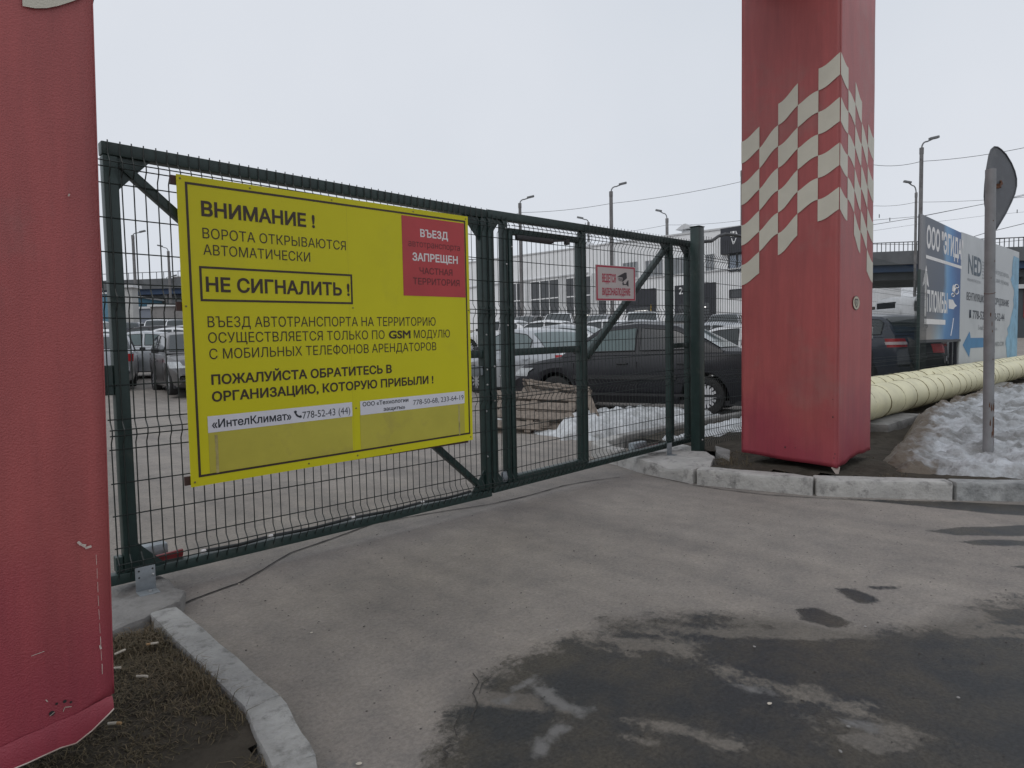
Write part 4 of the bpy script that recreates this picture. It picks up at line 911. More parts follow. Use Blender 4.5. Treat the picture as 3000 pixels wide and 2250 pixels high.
xa2, xb2 = 17.95, 26.2; zlo, zhi = .50, 3.74
b = B(); P_ = [(xa2, zlo), (xb2, zlo), (xb2, 3.98), (xa2, zhi)]; b.prism(P_, 'y', BY+.001, BY+.035); mk('panel', b, m_board, E2)
b = B(); b.box((xa2+.02, BY+.037, 0), (xa2+.14, BY+.13, 3.7)); b.box((22, BY+.037, 0), (22.1, BY+.13, 3.7)); b.box((xb2-.12, BY+.037, 0), (xb2-.02, BY+.13, 3.8)); mk('support_frame', b, m_dark, E2)
b = B(); text_mesh(b, 'NED', bx(2834), bx(2873), 2.80, .52, BP, bold=.02)
mk('logo_lettering', b, m_navy, E2, recalc=False)
b = B(); text_mesh(b, 'ВЕНТИЛЯЦИОННОЕ ОБОРУДОВАНИЕ', bx(2831), bx(2955), 2.14, .20, BP, bold=.015)
text_mesh(b, '778-52-43, 778-52-44', bx(2850), bx(2943), 1.68, .235, BP, bold=.015)
P_ = [BP(bx(2843)+.10*math.cos(a), 1.80+.13*math.sin(a), .002) for a in [PI*(.75+.5*i/8) for i in range(9)]]; b.tube(P_, .03, 4)
mk('lettering', b, M('board_dark_ink', (.035, .045, .06), .5), E2, recalc=False)
def line2(*a, **k): b = B(); text_mesh(b, *a, **k); mk('small_lettering', b, m_faint, E2, recalc=False)
line2('НАША ИНЖЕНЕРНАЯ СИСТЕМА', bx(2832), bx(2871), 2.62, .07, BP)
line2('ОФИЦИАЛЬНЫЙ ПРЕДСТАВИТЕЛЬ', bx(2885), bx(2953), 3.02, .11, BP); line2('В РЕГИОНЕ, МИР, РЕГИОНЫ', bx(2885), bx(2953), 2.78, .11, BP)
line2('E-mail:', bx(2867), bx(2882), 1.40, .14, BP); line2('box.ru', bx(2911), bx(2922), 1.40, .12, BP); line2('WWW.AIR-NED.COM', bx(2885), bx(2943), .93, .14, BP, bold=.01)
b = B()
for k in range(6): q0 = 2.78+k*.085; b.add([BP(bx(2875), q0, 0), BP(bx(2883), q0, 0), BP(bx(2883), q0+.025, 0), BP(bx(2875), q0+.025, 0)], [(0, 1, 2, 3)])
mk('logo_stripes', b, m_faint, E2, recalc=False)
b = B(); xA = bx(2822); xB = bx(2842); xC = bx(2900)
for poly in ([(xA, 1.02), (xB, .70), (xB+.12, .93), (xC-.2, .93), (xC, 1.02), (xC-.1, 1.19), (xB+.12, 1.19), (xB+.0, 1.36)],):
    b.add([BP(x, z, .0005) for x, z in poly], [tuple(range(len(poly)))])
mk('arrow', b, m_arrow, E2, recalc=False)
b = B(); A_ = []; C_ = []
for k in range(22):
    z = .52+k*.155; w_ = 1.2+.5*math.sin(k*.35+.5)+.35*noise.noise((k*.9, 3, 1))-max(0, (z-3.0))*1.1
    A_.append(BP(xb2-max(.15, w_)*1.2, z, .0006)); C_.append(BP(xb2-.01, z, .0006))
b.grid([A_, C_]); mk('paint_splash', b, m_paint, E2, recalc=False)

# ------------------------------------------------------------------ white service building
XF = 41.5
def fy(px, py=900): return onx(px, py, XF).y
WB = thing('service_building', 'long white clad car service building with dark glazing behind the parked cars', 'building', (XF, 26, 2))
y0b, y1b = 13.0, 47.0
def topz(y): return 9.05+(y-18.7)*.0203
b = B(); b.prism([(y0b, 1.0), (y1b, 1.0), (y1b, topz(y1b)), (y0b, topz(y0b))], 'x', XF, XF+9.5); mk('wall', b, m_wall, WB)
b = B(); b.box((XF-.12, 30.6, 7.14), (XF-.003, y1b, 7.26)); b.box((XF-.10, y0b, 6.22), (XF-.003, 29.8, 6.30))
for y in (29.9, 33.4, 37.6, 41.0): b.box((XF-.06, y-.30, 2), (XF-.002, y+.30, 7.10))
b.prism([(y0b, topz(y0b)), (y1b, topz(y1b)), (y1b, topz(y1b)+.12), (y0b, topz(y0b)+.12)], 'x', XF-.08, XF+.3)
mk('trim', b, m_ledge, WB)
def window(ya, yb, za, zb, gl, cols, rows, fr, lw=.07, lights=0):
    o = thing0 = None
    f = B(); x = XF-.004
    f.box((x-.03, ya, za), (x, yb, zb)); o = mk('window', f, gl, WB)
    f = B()
    for i in range(cols+1): y = ya+(yb-ya)*i/cols; f.box((x-.07, y-lw/2, za), (x-.032, y+lw/2, zb))
    for i in range(rows+1):
        z = za+(zb-za)*i/rows; n_ = cols
        for k in range(n_): f.box((x-.066, ya+(yb-ya)*k/n_+lw/2, z-lw/2), (x-.032, ya+(yb-ya)*(k+1)/n_-lw/2, z+lw/2))
    c = mk('frame', f, fr, o, world=False)
    if lights:
        m = MATS.get('lamp_glow')
        if not m:
            m = bpy.data.materials.new('lamp_glow'); m.use_nodes = True; m.node_tree.nodes['Principled BSDF'].inputs['Emission Color'].default_value = (1, .97, .9, 1); m.node_tree.nodes['Principled BSDF'].inputs['Emission Strength'].default_value = 1.0; MATS['lamp_glow'] = m
        f = B()
        for k in range(lights):
            y = random.uniform(ya+.2, yb-.5); z = za+(zb-za)*random.uniform(.12, .32); f.box((x-.034, y, z), (x-.0305, y+random.uniform(.15, .4), z+.07))
        mk('indoor_lamp', f, m, o, world=False)
    return o
gdk = glass('shop_glass', (.035, .038, .042), .12)
ggy = M('grey_glass', (.20, .215, .23), .15, .25, 1.2, spec=.7)
window(38.2, 40.6, 2.2, 7.05, gdk, 3, 3, m_frame, .09, 2)
window(33.8, 37.2, 2.2, 7.0, gdk, 3, 3, m_frame, .09, 5)
window(30.3, 33.0, 2.2, 6.95, gdk, 3, 3, m_frame, .09, 3)
window(28.7, 29.6, 2.2, 6.7, gdk, 1, 3, m_frame, .09, 0)
window(25.75, 27.1, 6.42, 7.60, ggy, 4, 1, m_ledge, .04); window(23.5, 25.0, 6.36, 7.55, ggy, 4, 1, m_ledge, .04); window(21.35, 22.65, 6.30, 7.5, ggy, 4, 1, m_ledge, .04); window(19.3, 19.95, 6.30, 7.45, ggy, 2, 1, m_ledge, .04)
window(16.4, 18.2, 6.12, 7.22, M('blue_grey_glass', (.22, .26, .32), .12, .25, 2, spec=.8), 3, 1, m_dark, .10)
window(15.6, 18.15, 4.28, 4.83, gdk, 1, 1, m_dark, .06)
def portal(ya, yb, zt, num=None, yel=False):
    f = B(); f.box((XF-.25, ya, 1.5), (XF-.003, yb, zt)); o = mk('door_portal', f, m_dark, WB)
    f = B(); d0, d1 = ya+.32, yb-.32
    for k in range(5): z = 2.0+k*.42; f.box((XF-.275, d0, z), (XF-.252, d1, z+.36))
    mk('roller_door', f, gdk, o, world=False)
    f = B(); f.box((XF-.283, d0+.3, 3.72), (XF-.277, d1-.5, 3.80)); mk('strip_lamp', f, MATS['lamp_glow'], o, world=False)
    if yel: f = B(); f.box((XF-.29, d0-.06, 2), (XF-.253, d0, 4.2)); mk('yellow_stop', f, M('stop_yellow', (.5, .33, .05), .5), o, world=False)
    if num:
        f = B(); P_ = lambda x, z, oo: Vector((XF-.26-oo, -x, z)); text_mesh(f, num, -22.0, -21.68, 4.80, .52, P_, bold=.02); mk('number', f, m_frame, o, world=False, recalc=False)
portal(24.1, 26.7, 5.42, None, True); portal(19.2, 22.35, 5.45, '2')
f = B(); f.box((XF-.35, 14.5, 7.28), (XF-.003, 18.68, 9.06), ch=.03); sbk = mk('sign_block', f, m_dark, WB)
f = B()                                                       # light shield emblem
cy_ = 17.72; cz_ = 8.30; X_ = XF-.357
def em(pts, o=0): f.add([Vector((X_-o, cy_-x, cz_+z)) for x, z in pts], [tuple(range(len(pts)))])
em([(-.20, .46), (-.14, .46), (-.13, .10), (-.20, .10)]); em([(-.07, .46), (.10, .46), (.02, .10), (-.05, .10)]); em([(.16, .46), (.20, .46), (.36, .06), (.18, .10)])
em([(-.16, .0), (-.10, .0), (.02, -.42), (-.04, -.40)]); em([(.06, -.40), (.02, -.42), (.16, -.02), (.22, -.02)]); em([(-.06, -.22), (.08, -.22), (.04, -.34), (-.02, -.34)])
mk('emblem', f, m_frame, sbk, world=False, recalc=False)
def chimney(y, h, w):
    f = B(); z = topz(y); f.box((XF+1.2, y-w/2, z-.3), (XF+1.2+w, y+w/2, z+h*.5)); f.prism([(y-w*.95, z+h*.62), (y+w*.95, z+h*.62), (y+w*.1, z+h), (y-w*.1, z+h)], 'x', XF+.9, XF+1.5+w)
    for k in (-.4, .4): f.box((XF+1.3, y+k*w-.03, z+h*.48), (XF+1.36, y+k*w+.03, z+h*.64))
    mk('chimney', f, m_ledge, WB)
chimney(22.2, .95, .8); chimney(31.5, .62, .22)

# ------------------------------------------------------------------ viaduct and far buildings
OV = thing('viaduct', 'long grey road viaduct with blue girders and railing crossing behind the yard', 'bridge', (57, 62, 0))
pA, pB = Vector((22.5, 119.5, 0)), Vector((108, -20, 0)); dv_ = (pB-pA); LV = dv_.length; dv_.normalize(); nv_ = Vector((-dv_.y, dv_.x, 0))
def ob(b, s0, s1, o0, o1, z0, z1):
    M4 = Matrix(((dv_.x, nv_.x, 0, pA.x), (dv_.y, nv_.y, 0, pA.y), (-2.3/LV, 0, 1, .25), (0, 0, 0, 1))); b.box((s0, o0, z0), (s1, o1, z1), 0, M4)
b = B(); ob(b, -60, LV+40, -7, 7, 10.5, 11.9); ob(b, -60, LV+40, -5.5, 5.5, 9.0, 9.75); mk('deck', b, m_bridge, OV)
b = B(); ob(b, -60, LV+40, -6.6, 6.6, 9.76, 10.59); mk('girder', b, m_bblue, OV)
b = B(); s = -60
while s < LV+40:
    ob(b, s, s+.07, -6.94, -6.88, 11.9, 12.8); s += .42 if s > 80 else 1.2
ob(b, -60, LV+40, -6.95, -6.87, 12.8, 12.88); mk('railing', b, m_rail, OV)
s = -40
while s < LV+30:
    b = B(); ob(b, s, s+1.6, -3.4, -1.8, 0, 8.99); ob(b, s, s+1.6, 1.8, 3.4, 0, 8.99); ob(b, s-.3, s+1.9, -6.2, 6.2, 8.1, 8.98); mk('pier', b, m_bridge, OV); s += 21
def block(name, px0, px1, ptop, t, z0, mat, label, cat, depth=12, roof=None):
    a = dpt(px0, ptop, t); c = dpt(px1, ptop, t); zt = (a.z+c.z)/2; d = Vector((c.x-a.x, c.y-a.y, 0)); L_ = d.length; d.normalize(); n_ = Vector((-d.y, d.x, 0))
    th = thing(name, label, cat, (a.x, a.y, z0)); M4 = Matrix(((d.x, n_.x, 0, a.x), (d.y, n_.y, 0, a.y), (0, 0, 1, 0), (0, 0, 0, 1)))
    b = B(); b.box((0, 0, z0), (L_, depth, zt), 0, M4); mk('wall', b, mat, th)
    b = B(); b.box((-.2, -.2, zt+.004), (L_+.2, depth+.2, zt+.22), 0, M4); mk('roof', b, roof or m_ledge, th)
    return th, M4, L_, zt
m_conw = M('precast_wall', (.23, .22, .215), .9, .25, .35, dirt=(.14, .13, .125), dscale=.5, damt=.5)
th, M4, L_, zt = block('shed', 352, 452, 905, 72, 1.5, M('blue_grey_sheet', (.17, .19, .23), .6, .1, .4), 'low blue grey shed under the viaduct, seen through the gate mesh', 'shed')
th, M4, L_, zt = block('concrete_wall', 440, 640, 897, 66, 1.5, m_conw, 'stained precast concrete wall behind the white parked hatchbacks', 'wall', .4)
th, M4, L_, zt = block('house', 280, 322, 862, 80, 1.5, M('blue_sheet', (.09, .20, .28), .6, .1, .4), 'small blue clad building glimpsed between the pillar and the gate stile', 'building')
th, M4, L_, zt = block('brick_tower', 507, 580, 812, 112, 5, m_brick, 'brown brick block with roof aerials beside the yellow board edge', 'building', 8)
b = B()
for k in range(5):
    x = .8+k*.9; b.box((x, 1, zt+.2), (x+.08, 1.08, zt+1.8+.5*math.sin(k*2)), 0, M4); b.box((x-.35, 1, zt+1.2), (x+.4, 1.06, zt+1.28), 0, M4)
mk('aerial', b, m_cable, th)
th, M4, L_, zt = block('gate_column', 364, 386, 843, 50, 1.5, M('column_white', (.42, .42, .41), .8, .15, .8), 'narrow whitish column standing beside the gate stile far off', 'column', .8)
th, M4, L_, zt = block('far_house', 2558, 2640, 829, 130, 3, m_wall, 'pale far building framed by the viaduct opening behind the truck', 'building', 10)
th, M4, L_, zt = block('dark_kiosk', 2966, 3110, 845, 34, .5, M('kiosk_dark', (.05, .058, .065), .6, .2, .6), 'dark kiosk past the end of the pale billboard', 'kiosk', 5)
b = B(); b.box((.62, -.06, 2.2), (2.2, -.004, 3.9), 0, M4); mk('red_panel', b, m_redink, th)
th, M4, L_, zt = block('earth_bank', 2500, 2760, 905, 55, .5, M('bank_earth', (.085, .072, .06), .95, .3, .6, bump=.5, bscale=3), 'brown earth bank below the viaduct behind the white truck', 'bank', 9, M('bank_earth', (.085, .072, .06)))

# ------------------------------------------------------------------ lamp posts and overhead wires
LG = 'street lamps around the yard'
def lamp(px, py, hx, hy, t, r, label):
    p = dpt(px, py, t); h = dpt(hx, hy, t); z0 = gz(p.x, p.y); th = thing('street_lamp', label, 'street lamp', (p.x, p.y, z0), 0, LG)
    b = B(); b.tube([Vector((p.x, p.y, z0-.5)), Vector((p.x, p.y, p.z))], [r*1.2, r], 12); b.tube([p+Vector((0, 0, -.25)), p+Vector((0, 0, .12))], r*1.12, 10); mk('pole', b, m_cpole, th, smooth=True)
    d = h-p; b = B(); pts = [p+Vector((0, 0, .05))]
    for k in range(7):
        s = k/6; pts.append(Vector((p.x+d.x*(s**2.2)*.45, p.y+d.y*(s**2.2)*.45, p.z+d.z*(.70*math.sin(s*PI/2)))))
    pts.append(h-Vector((d.x*.08, d.y*.08, .05))); b.tube(pts, .045, 7); mk('arm', b, m_lamp, th, smooth=True)
    dd = Vector((d.x, d.y, .22*Vector((d.x, d.y, 0)).length)).normalized(); b = B(); b.bar(h-dd*.28, h+dd*.30, .22, .15, 0, (0, 0, 1), ch=.03); mk('lamp_head', b, m_lamp, th, smooth=True)
    return p
lp = {}
for k, a in dict(L1=(1523, 600, 1554, 577, 51, .12, 'street lamp rising above the wicket door, left of the taller right leaning one'),
    L2=(1790, 566, 1824, 538, 48, .13, 'tall concrete street lamp rising above the camera notice'),
    L3=(1724, 655, 1700, 638, 58, .10, 'street lamp whose head alone shows over the wicket leaf top rail'),
    L4=(1954, 644, 1930, 617, 58, .13, 'street lamp leaning left beside the capped roof chimney'),
    L5=(2700, 439, 2736, 404, 38.7, .105, 'tallest street lamp, at the dark billboard edge, arm to the road'),
    L6=(2684, 569, 2659, 533, 50, .09, 'shorter street lamp leaning left beside the tallest one'),
    L7=(2176, 505, 2215, 470, 44, .14, 'street lamp mostly hidden by the checkered pillar'),
    L8=(389, 693, 417, 678, 62, .13, 'far street lamp seen through the mesh between gate stile and board, arm to the right'),
    L9=(493, 739, 469, 720, 72, .13, 'far street lamp against the board edge, arm to the left'),
    L10=(486, 819, 512, 807, 92, .16, 'lowest far street lamp in front of the viaduct')).items(): lp[k] = lamp(*a)
WG = 'overhead wires'
def wire(pts, r, label, sag=.0):
    b = B(); P_ = []
    for i in range(len(pts)-1):
        for k in range(8):
            s = k/8; P_.append(pts[i].lerp(pts[i+1], s)-Vector((0, 0, sag*4*s*(1-s))))
    P_.append(pts[-1]); b.tube(P_, r, 4); tag(mk('overhead_wire', b, m_cable), label, 'wire', WG)
off = Vector((0, 0, -.75))
wire([dpt(1480, 622, 55), lp['L1']+off*.8, lp['L2']+off, lp['L7']+off*.8, dpt(2560, 483, 41), lp['L5']+off*.9, dpt(3060, 420, 34)], .014, 'long thin wire strung between the right leaning street lamps across the sky', .15)
wire([dpt(1730, 690, 62), lp['L4']+off*.6, dpt(2170, 646, 56), dpt(2563, 603, 52), lp['L6']+off*.8, dpt(3060, 572, 46)], .013, 'thin wire passing the left leaning lamp beside the roof chimney', .12)
for i, (P_, r, lab) in enumerate((([(2480, 652, 60), (2700, 633, 60), (2885, 597, 60), (3060, 555, 60)], .016, 'upper wire crossing the sky just over the dark billboard corner'),
    ([(2480, 671, 60), (2683, 638, 60), (2700, 634, 58), (2885, 597, 55), (3060, 560, 50)], .022, 'thicker wire crossing behind both right hand lamp poles'),
    ([(2480, 688, 70), (2700, 655, 70), (2885, 632, 70), (3060, 615, 70)], .012, 'faintest wire just above the billboard slope'),
    ([(2480, 715, 55), (2700, 716, 55)], .02, 'level wire over the viaduct railing between pillar and lamp'),
    ([(2780, 716, 50), (2885, 683, 50), (3060, 640, 50)], .022, 'wire climbing right below the road sign tip'),
    ([(2830, 712, 52), (2908, 701, 52), (3060, 690, 52)], .03, 'thick level wire right of the sign pole'),
    ([(2830, 724, 52), (2908, 712, 52), (3060, 697, 52)], .018, 'lowest wire right of the sign pole above the railing'))):
    wire([dpt(*q) for q in P_], r, lab)
for i, (px, py) in enumerate(((2576, 633), (2607, 643), (2980, 619))):
    b = B(); p = dpt(px, py, 60); b.box((p.x-.03, p.y-.03, p.z-.16), (p.x+.03, p.y+.03, p.z+.16)); tag(mk('wire_insulator', b, m_cable), ('small insulator on the upper wire nearest the pillar', 'small insulator hanging between two wires near the left leaning lamp', 'small insulator on the wire right of the road sign')[i], 'insulator', 'wire insulators')

# ------------------------------------------------------------------ cars
STY = {
 'sedan': dict(L=4.30, W=1.70, T=[(-2.15, .50), (-2.13, .74), (-2.08, .93), (-1.95, .985), (-1.40, 1.0), (.95, .965), (1.5, .88), (1.9, .79), (2.08, .69), (2.15, .50)],
      roof=[(-1.55, 1.0), (-1.15, 1.24), (-.82, 1.40), (-.2, 1.46), (.25, 1.43), (.48, 1.38), (1.12, .955)], rb=(-1.55, -.90), fb=(1.12, .42), win=[(-.18, .78), (-1.06, -.26)], xw=(-1.27, 1.24)),
 'hatch': dict(L=3.95, W=1.70, T=[(-1.97, .50), (-1.96, .80), (-1.90, 1.0), (-1.80, 1.04), (.90, .99), (1.4, .91), (1.72, .82), (1.90, .70), (1.97, .50)],
      roof=[(-1.90, 1.04), (-1.72, 1.30), (-1.50, 1.45), (-.7, 1.52), (.1, 1.49), (.38, 1.43), (1.08, .98)], rb=(-1.90, -1.52), fb=(1.08, .34), win=[(-.28, .70), (-1.36, -.36)], xw=(-1.22, 1.22)),
 'suv': dict(L=4.40, W=1.80, T=[(-2.20, .55), (-2.19, .90), (-2.12, 1.10), (-2.0, 1.13), (.95, 1.07), (1.55, 1.0), (1.95, .92), (2.13, .78), (2.20, .55)],
      roof=[(-2.10, 1.13), (-1.92, 1.42), (-1.68, 1.58), (-.7, 1.66), (.1, 1.63), (.42, 1.56), (1.12, 1.06)], rb=(-2.10, -1.72), fb=(1.12, .38), win=[(-.28, .74), (-1.28, -.36), (-1.80, -1.36)], xw=(-1.35, 1.36)),
}
def lerpT(T, x):
    if x <= T[0][0]: return T[0][1]
    for (a, za), (c, zc) in zip(T, T[1:]):
        if x <= c: return za+(zc-za)*(x-a)/(c-a+1e-9)
    return T[-1][1]
PAINT = {}
def paint(nm, col, rough=.3, metal=.0, dust=None):
    return M('paint_'+nm, col, rough, .05, 1.2, metal=metal, spec=.5, coat=.5, dirt=dust or [c*.8+.03 for c in col], dscale=1.6, damt=.35)
CG = 'cars parked in the yard'
def car(style, pt, x, y, rz, label, sc=1.05, z=None, gl=None, mould=False, rim=None, spokes=10):
    s = STY[style]; L, W = s['L'], s['W']; w2 = W/2; T, RF = s['T'], s['roof']
    th = thing('parked_car', label, 'car', (x, y, gz(x, y) if z is None else z), rz, CG); th.scale = (sc, sc, sc); gl = gl or m_glass
    def hw(xx): a = abs(xx)/(L/2); return w2*(1-.20*max(0, (a-.62)/.38)**2.2-.015*a)
    xs = sorted(set([round(-L/2+L*i/84, 3) for i in range(85)]+[round(-L/2+d, 3) for d in (.006, .02, .045)]+[round(L/2-d, 3) for d in (.006, .02, .045)]))
    Ra = .355; rows = []
    for xx in xs:
        zt = lerpT(T, xx); w = hw(xx); zb = .20 if abs(xx) < L/2-.25 else .20+.12*((abs(xx)-(L/2-.25))/.25)
        za = 0
        for xw in s['xw']:
            d = xx-xw
            if abs(d) < Ra: za = .30+math.sqrt(Ra*Ra-d*d)
        e0 = max(zb, za); e1 = max(zb+.14, za+.012); e2 = max(.48, za+.024); sh = zt-.13; e2 = min(e2, sh-.02) if e2 > sh-.02 and za == 0 else e2
        sh = max(sh, e2+.01)
        half = [(w*.55, max(zb-.02, za)), (w*.90, e0), (w*.945, e1), (w*.972, max(e2, e1+.01)), (w, max(e2, e1+.01)+.62*(sh-max(e2, e1+.01))), (w*.978, sh), (w*.950, zt-.045 if zt-.045 > sh else sh+.004), (w*.90, zt-.006 if zt-.006 > sh else sh+.008), (w*.6, max(zt, sh+.01)+.012), (0, max(zt, sh+.01)+.022)]
        rows.append([Vector((xx, -a, q)) for a, q in half]+[Vector((xx, a, q)) for a, q in half[-2::-1]])
    b = B(); b.grid(rows); n_ = len(rows[0])
    b.f.append(list(range(n_))); b.m.append(0); b.f.append(list(range(len(b.v)-1, len(b.v)-1-n_, -1))); b.m.append(0)
    under = []
    body = mk('body', b, [pt, m_plas], th, world=False, smooth=True, ang=28)
    # cabin
    xr0, xr1 = RF[0][0], RF[-1][0]; rows = []
    def rz_(xx): return lerpT(RF, xx)
    def cw(xx): return hw(xx)*.955-.012
    def rw(xx): return w2*.735-.03*max(0, (abs(xx+.3)-.5))
    ns = 44
    for i in range(ns+1):
        xx = xr0+(xr1-xr0)*i/ns; bz = lerpT(T, xx)-.03; tz = max(rz_(xx), bz+.012); f = (tz-bz)/(.50 if style != 'suv' else .56); f = min(1, f); a = cw(xx); c = a+(rw(xx)-a)*f
        cz = .035*f
        half = [(a, bz), (a+(c-a)*.5+.012*f, bz+(tz-bz)*.5), (c+.02*f, tz-.055*f), (c-.03*f, tz-.008*f), (c*.6, tz+cz*.7), (0, tz+cz)]
        rows.append([Vector((xx, -p, q)) for p, q in half]+[Vector((xx, p, q)) for p, q in half[-2::-1]])
    b = B(); b.grid(rows); mk('cabin', b, pt, th, world=False, smooth=True, ang=30)
    def sidept(xx, f, sg, o=.012):
        bz = lerpT(T, xx)-.03; tz = max(rz_(xx), bz+.012); ff = min(1, (tz-bz)/(.50 if style != 'suv' else .56)); a = cw(xx); c = a+(rw(xx)-a)*ff
        q = (f-bz)/(tz-bz+1e-6)
        yy = a+(a+(c-a)*.5+.012*ff-a)*min(1, q*2) if q < .5 else (a+(c-a)*.5+.012*ff)+((c+.02*ff)-(a+(c-a)*.5+.012*ff))*min(1, (q-.5)*2)
        return Vector((xx, sg*(yy+o), f))
    for sg in (-1, 1):
        for (x0, x1) in s['win']:
            b = B(); A_, C_, D_ = [], [], []; nseg = 12
            for k in range(nseg+1):
                xx = x0+(x1-x0)*k/nseg; bot = lerpT(T, xx)+.035; top = rz_(xx)-.075
                if top < bot+.004: top = bot+.004
                A_.append(sidept(xx, bot, sg)); C_.append(sidept(xx, top, sg)); D_.append(sidept(xx, (bot+top)/2, sg))
            b.grid([A_, D_, C_]); wdw = mk('side_window', b, (glass('tinted_glass', (.016, .017, .02), .12) if mould and x1 < 0 else gl), th, world=False, smooth=True, recalc=False)
            b = B(); e = A_+C_[::-1]+[A_[0]]; b.tube([v+Vector((0, sg*.001, 0)) for v in e], .009, 4, cap=False); mk('window_seal', b, m_plas, wdw, world=False)
    if False: pass
    def endglass(xb, xt, nm, o):
        A_, D_, C_ = [], [], []
        for k in range(9):
            u = -1+2*k/8
            for Lst, f in ((A_, .10), (D_, .5), (C_, .93)):
                xx = xb+(xt-xb)*f; tz = rz_(xx); bz = lerpT(T, xx)-.03; ff = min(1, (tz-bz)/(.50 if style != 'suv' else .56)); a = cw(xx); c = a+(rw(xx)-a)*ff
                Lst.append(Vector((xx+o, u*(c-.055), tz+.035*ff*(1-u*u)+.010)))
        b = B(); b.grid([A_, D_, C_]); return mk(nm, b, gl, th, world=False, smooth=True, recalc=False)
    endglass(s['fb'][0], s['fb'][1], 'windscreen', .006); endglass(s['rb'][0], s['rb'][1], 'rear_window', -.010)
    # wheels
    for xw in s['xw']:
        for sg in (-1, 1):
            b = B(); yo = sg*(w2-.245); yi = sg*(w2-.055); R = .305
            prof = [(.20, yi-yo), (.262, (yi-yo)*1.03), (.295, (yi-yo)*.98), (R, (yi-yo)*.85), (R, (yi-yo)*.12), (.28, 0), (.15, 0)]
            b.lathe(prof, (xw, yo, .305), 'y', 28); wh = mk('wheel', b, m_tyre, th, world=False, smooth=True)
            b = B(); yf = sg*(w2-.062); c = Vector((xw, yf, .305))
            b.lathe([(.205, .0), (.20, -.02*sg), (.175, -.03*sg), (.165, -.07*sg), (0.0, -.075*sg)], tuple(c), 'y', 28, 1)
            for k in range(spokes):
                a = 2*PI*k/spokes; d = Vector((math.cos(a), 0, math.sin(a))); b.bar(c+d*.035+Vector((0, -sg*.022, 0)), c+d*.182+Vector((0, -sg*.02, 0)), .042, .016, 0, (0, 1, 0))
            b.lathe([(.0, -.012*sg), (.045, -.014*sg), (.048, -.035*sg)], tuple(c), 'y', 14, 0)
            mk('rim', b, [rim or m_rim, m_plas], wh, world=False, smooth=True)
    # lights, plates, mirrors, bumpers
    zt_t, zt_h = {'sedan': (.70, .90), 'hatch': (.72, 1.0), 'suv': (.86, 1.06)}[style], {'sedan': (.60, .745), 'hatch': (.64, .79), 'suv': (.74, .90)}[style]
    def lens(sgn_x, sg, z0, z1, inner, back, m, nm, oo=0.0):
        b = B(); A_ = []; C_ = []; xe = sgn_x*L/2
        pts = []
        for k in range(5): u = inner+(1-inner)*k/4; pts.append((None, u))
        P0 = []
        for k in range(5):                                   # across the end face
            u = inner+(.94-inner)*k/4; P0.append((xe, u))
        rowsA = []
        for z_ in (z0, (z0+z1)/2, z1):
            R_ = []
            # x on the end face at height z_
            lo, hi = 0, .6
            for it in range(24):
                md = (lo+hi)/2
                if lerpT(T, sgn_x*(L/2-md)) > z_+.01: hi = md
                else: lo = md
            xf = sgn_x*(L/2-hi)
            for u in (inner, inner+(.92-inner)*.5, .90): R_.append(Vector((xf+sgn_x*(.014+oo), sg*hw(xf)*u, z_)))
            R_.append(Vector((xf-sgn_x*.03, sg*(hw(xf-sgn_x*.03)*.99+.012+oo), z_))); R_.append(Vector((xf-sgn_x*back, sg*(hw(xf-sgn_x*back)*.995+.010+oo), z_)))
            rowsA.append(R_)
        b.grid(rowsA); return mk(nm, b, m, th, world=False, smooth=True, recalc=False, ang=80)
    for sg in (-1, 1):
        lens(-1, sg, zt_t[0], zt_t[1], .62, .20 if style != 'hatch' else .14, m_tail, 'taillight'); lens(1, sg, zt_h[0], zt_h[1], .50, .32, m_head, 'headlight')
        if pt is navy and style == 'suv': lens(-1, sg, .92, .985, .60, .22, m_tailw, 'reversing_lamp', .004)
        b = B(); zm = lerpT(T, .72)+.06; b.box((.66, sg*(w2+.04), zm-.05) if sg > 0 else (.66, -(w2+.20), zm-.05), (.80, sg*(w2+.20), zm+.07) if sg > 0 else (.80, -(w2+.04), zm+.07), ch=.03)
        b.box((.70, min(sg*(w2-.08), sg*(w2+.05)), zm-.03), (.76, max(sg*(w2-.08), sg*(w2+.05)), zm)); mk('wing_mirror', b, m_plas, th, world=False, smooth=True)
        for xx in (.02, -.95):
            b = B(); b.box((xx-.09, min(sg*(w2*.99), sg*(w2+.02)), .80), (xx+.09, max(sg*(w2*.99), sg*(w2+.02)), .825), ch=.006); mk('door_handle', b, m_plas if mould else pt, th, world=False)
        b = B()
        for xx in (.88, -.22, -1.10):                       # door gaps
            y_ = sg*(hw(xx)+.0015); b.box((xx-.004, min(y_, y_-sg*.01), .34), (xx+.004, max(y_, y_-sg*.01), lerpT(T, xx)-.14))
        if mould: b.box((-1.55, min(sg*w2, sg*(w2+.014)), .30), (1.55 if False else .86, max(sg*w2, sg*(w2+.014)), .34)); b.box((-.86, min(sg*(w2*.99), sg*(w2+.012)), .56), (.88, max(sg*(w2*.99), sg*(w2+.012)), .63))
        mk('door_seam', b, m_plas, th, world=False)
    b = B(); b.box((-L/2-.018, -.26, .50), (-L/2-.004, .26, .61)); mk('number_plate', b, m_strip, th, world=False)
    b = B(); b.box((L/2+.002, -.52, .30), (L/2+.012, .52, .46), ch=.004); b.box((L/2-.085, -.42, zt_h[0]-.02), (L/2-.01, .42, zt_h[0]+.07), ch=.02); mk('grille', b, m_plas, th, world=False, smooth=True)
    b = B(); b.box((-L/2+.3, -w2+.12, .17), (L/2-.3, w2-.12, .24)); mk('underbody', b, m_plas, th, world=False)
    return th
def at(px, t): p = dpt(px, 1000, t); return p.x, p.y
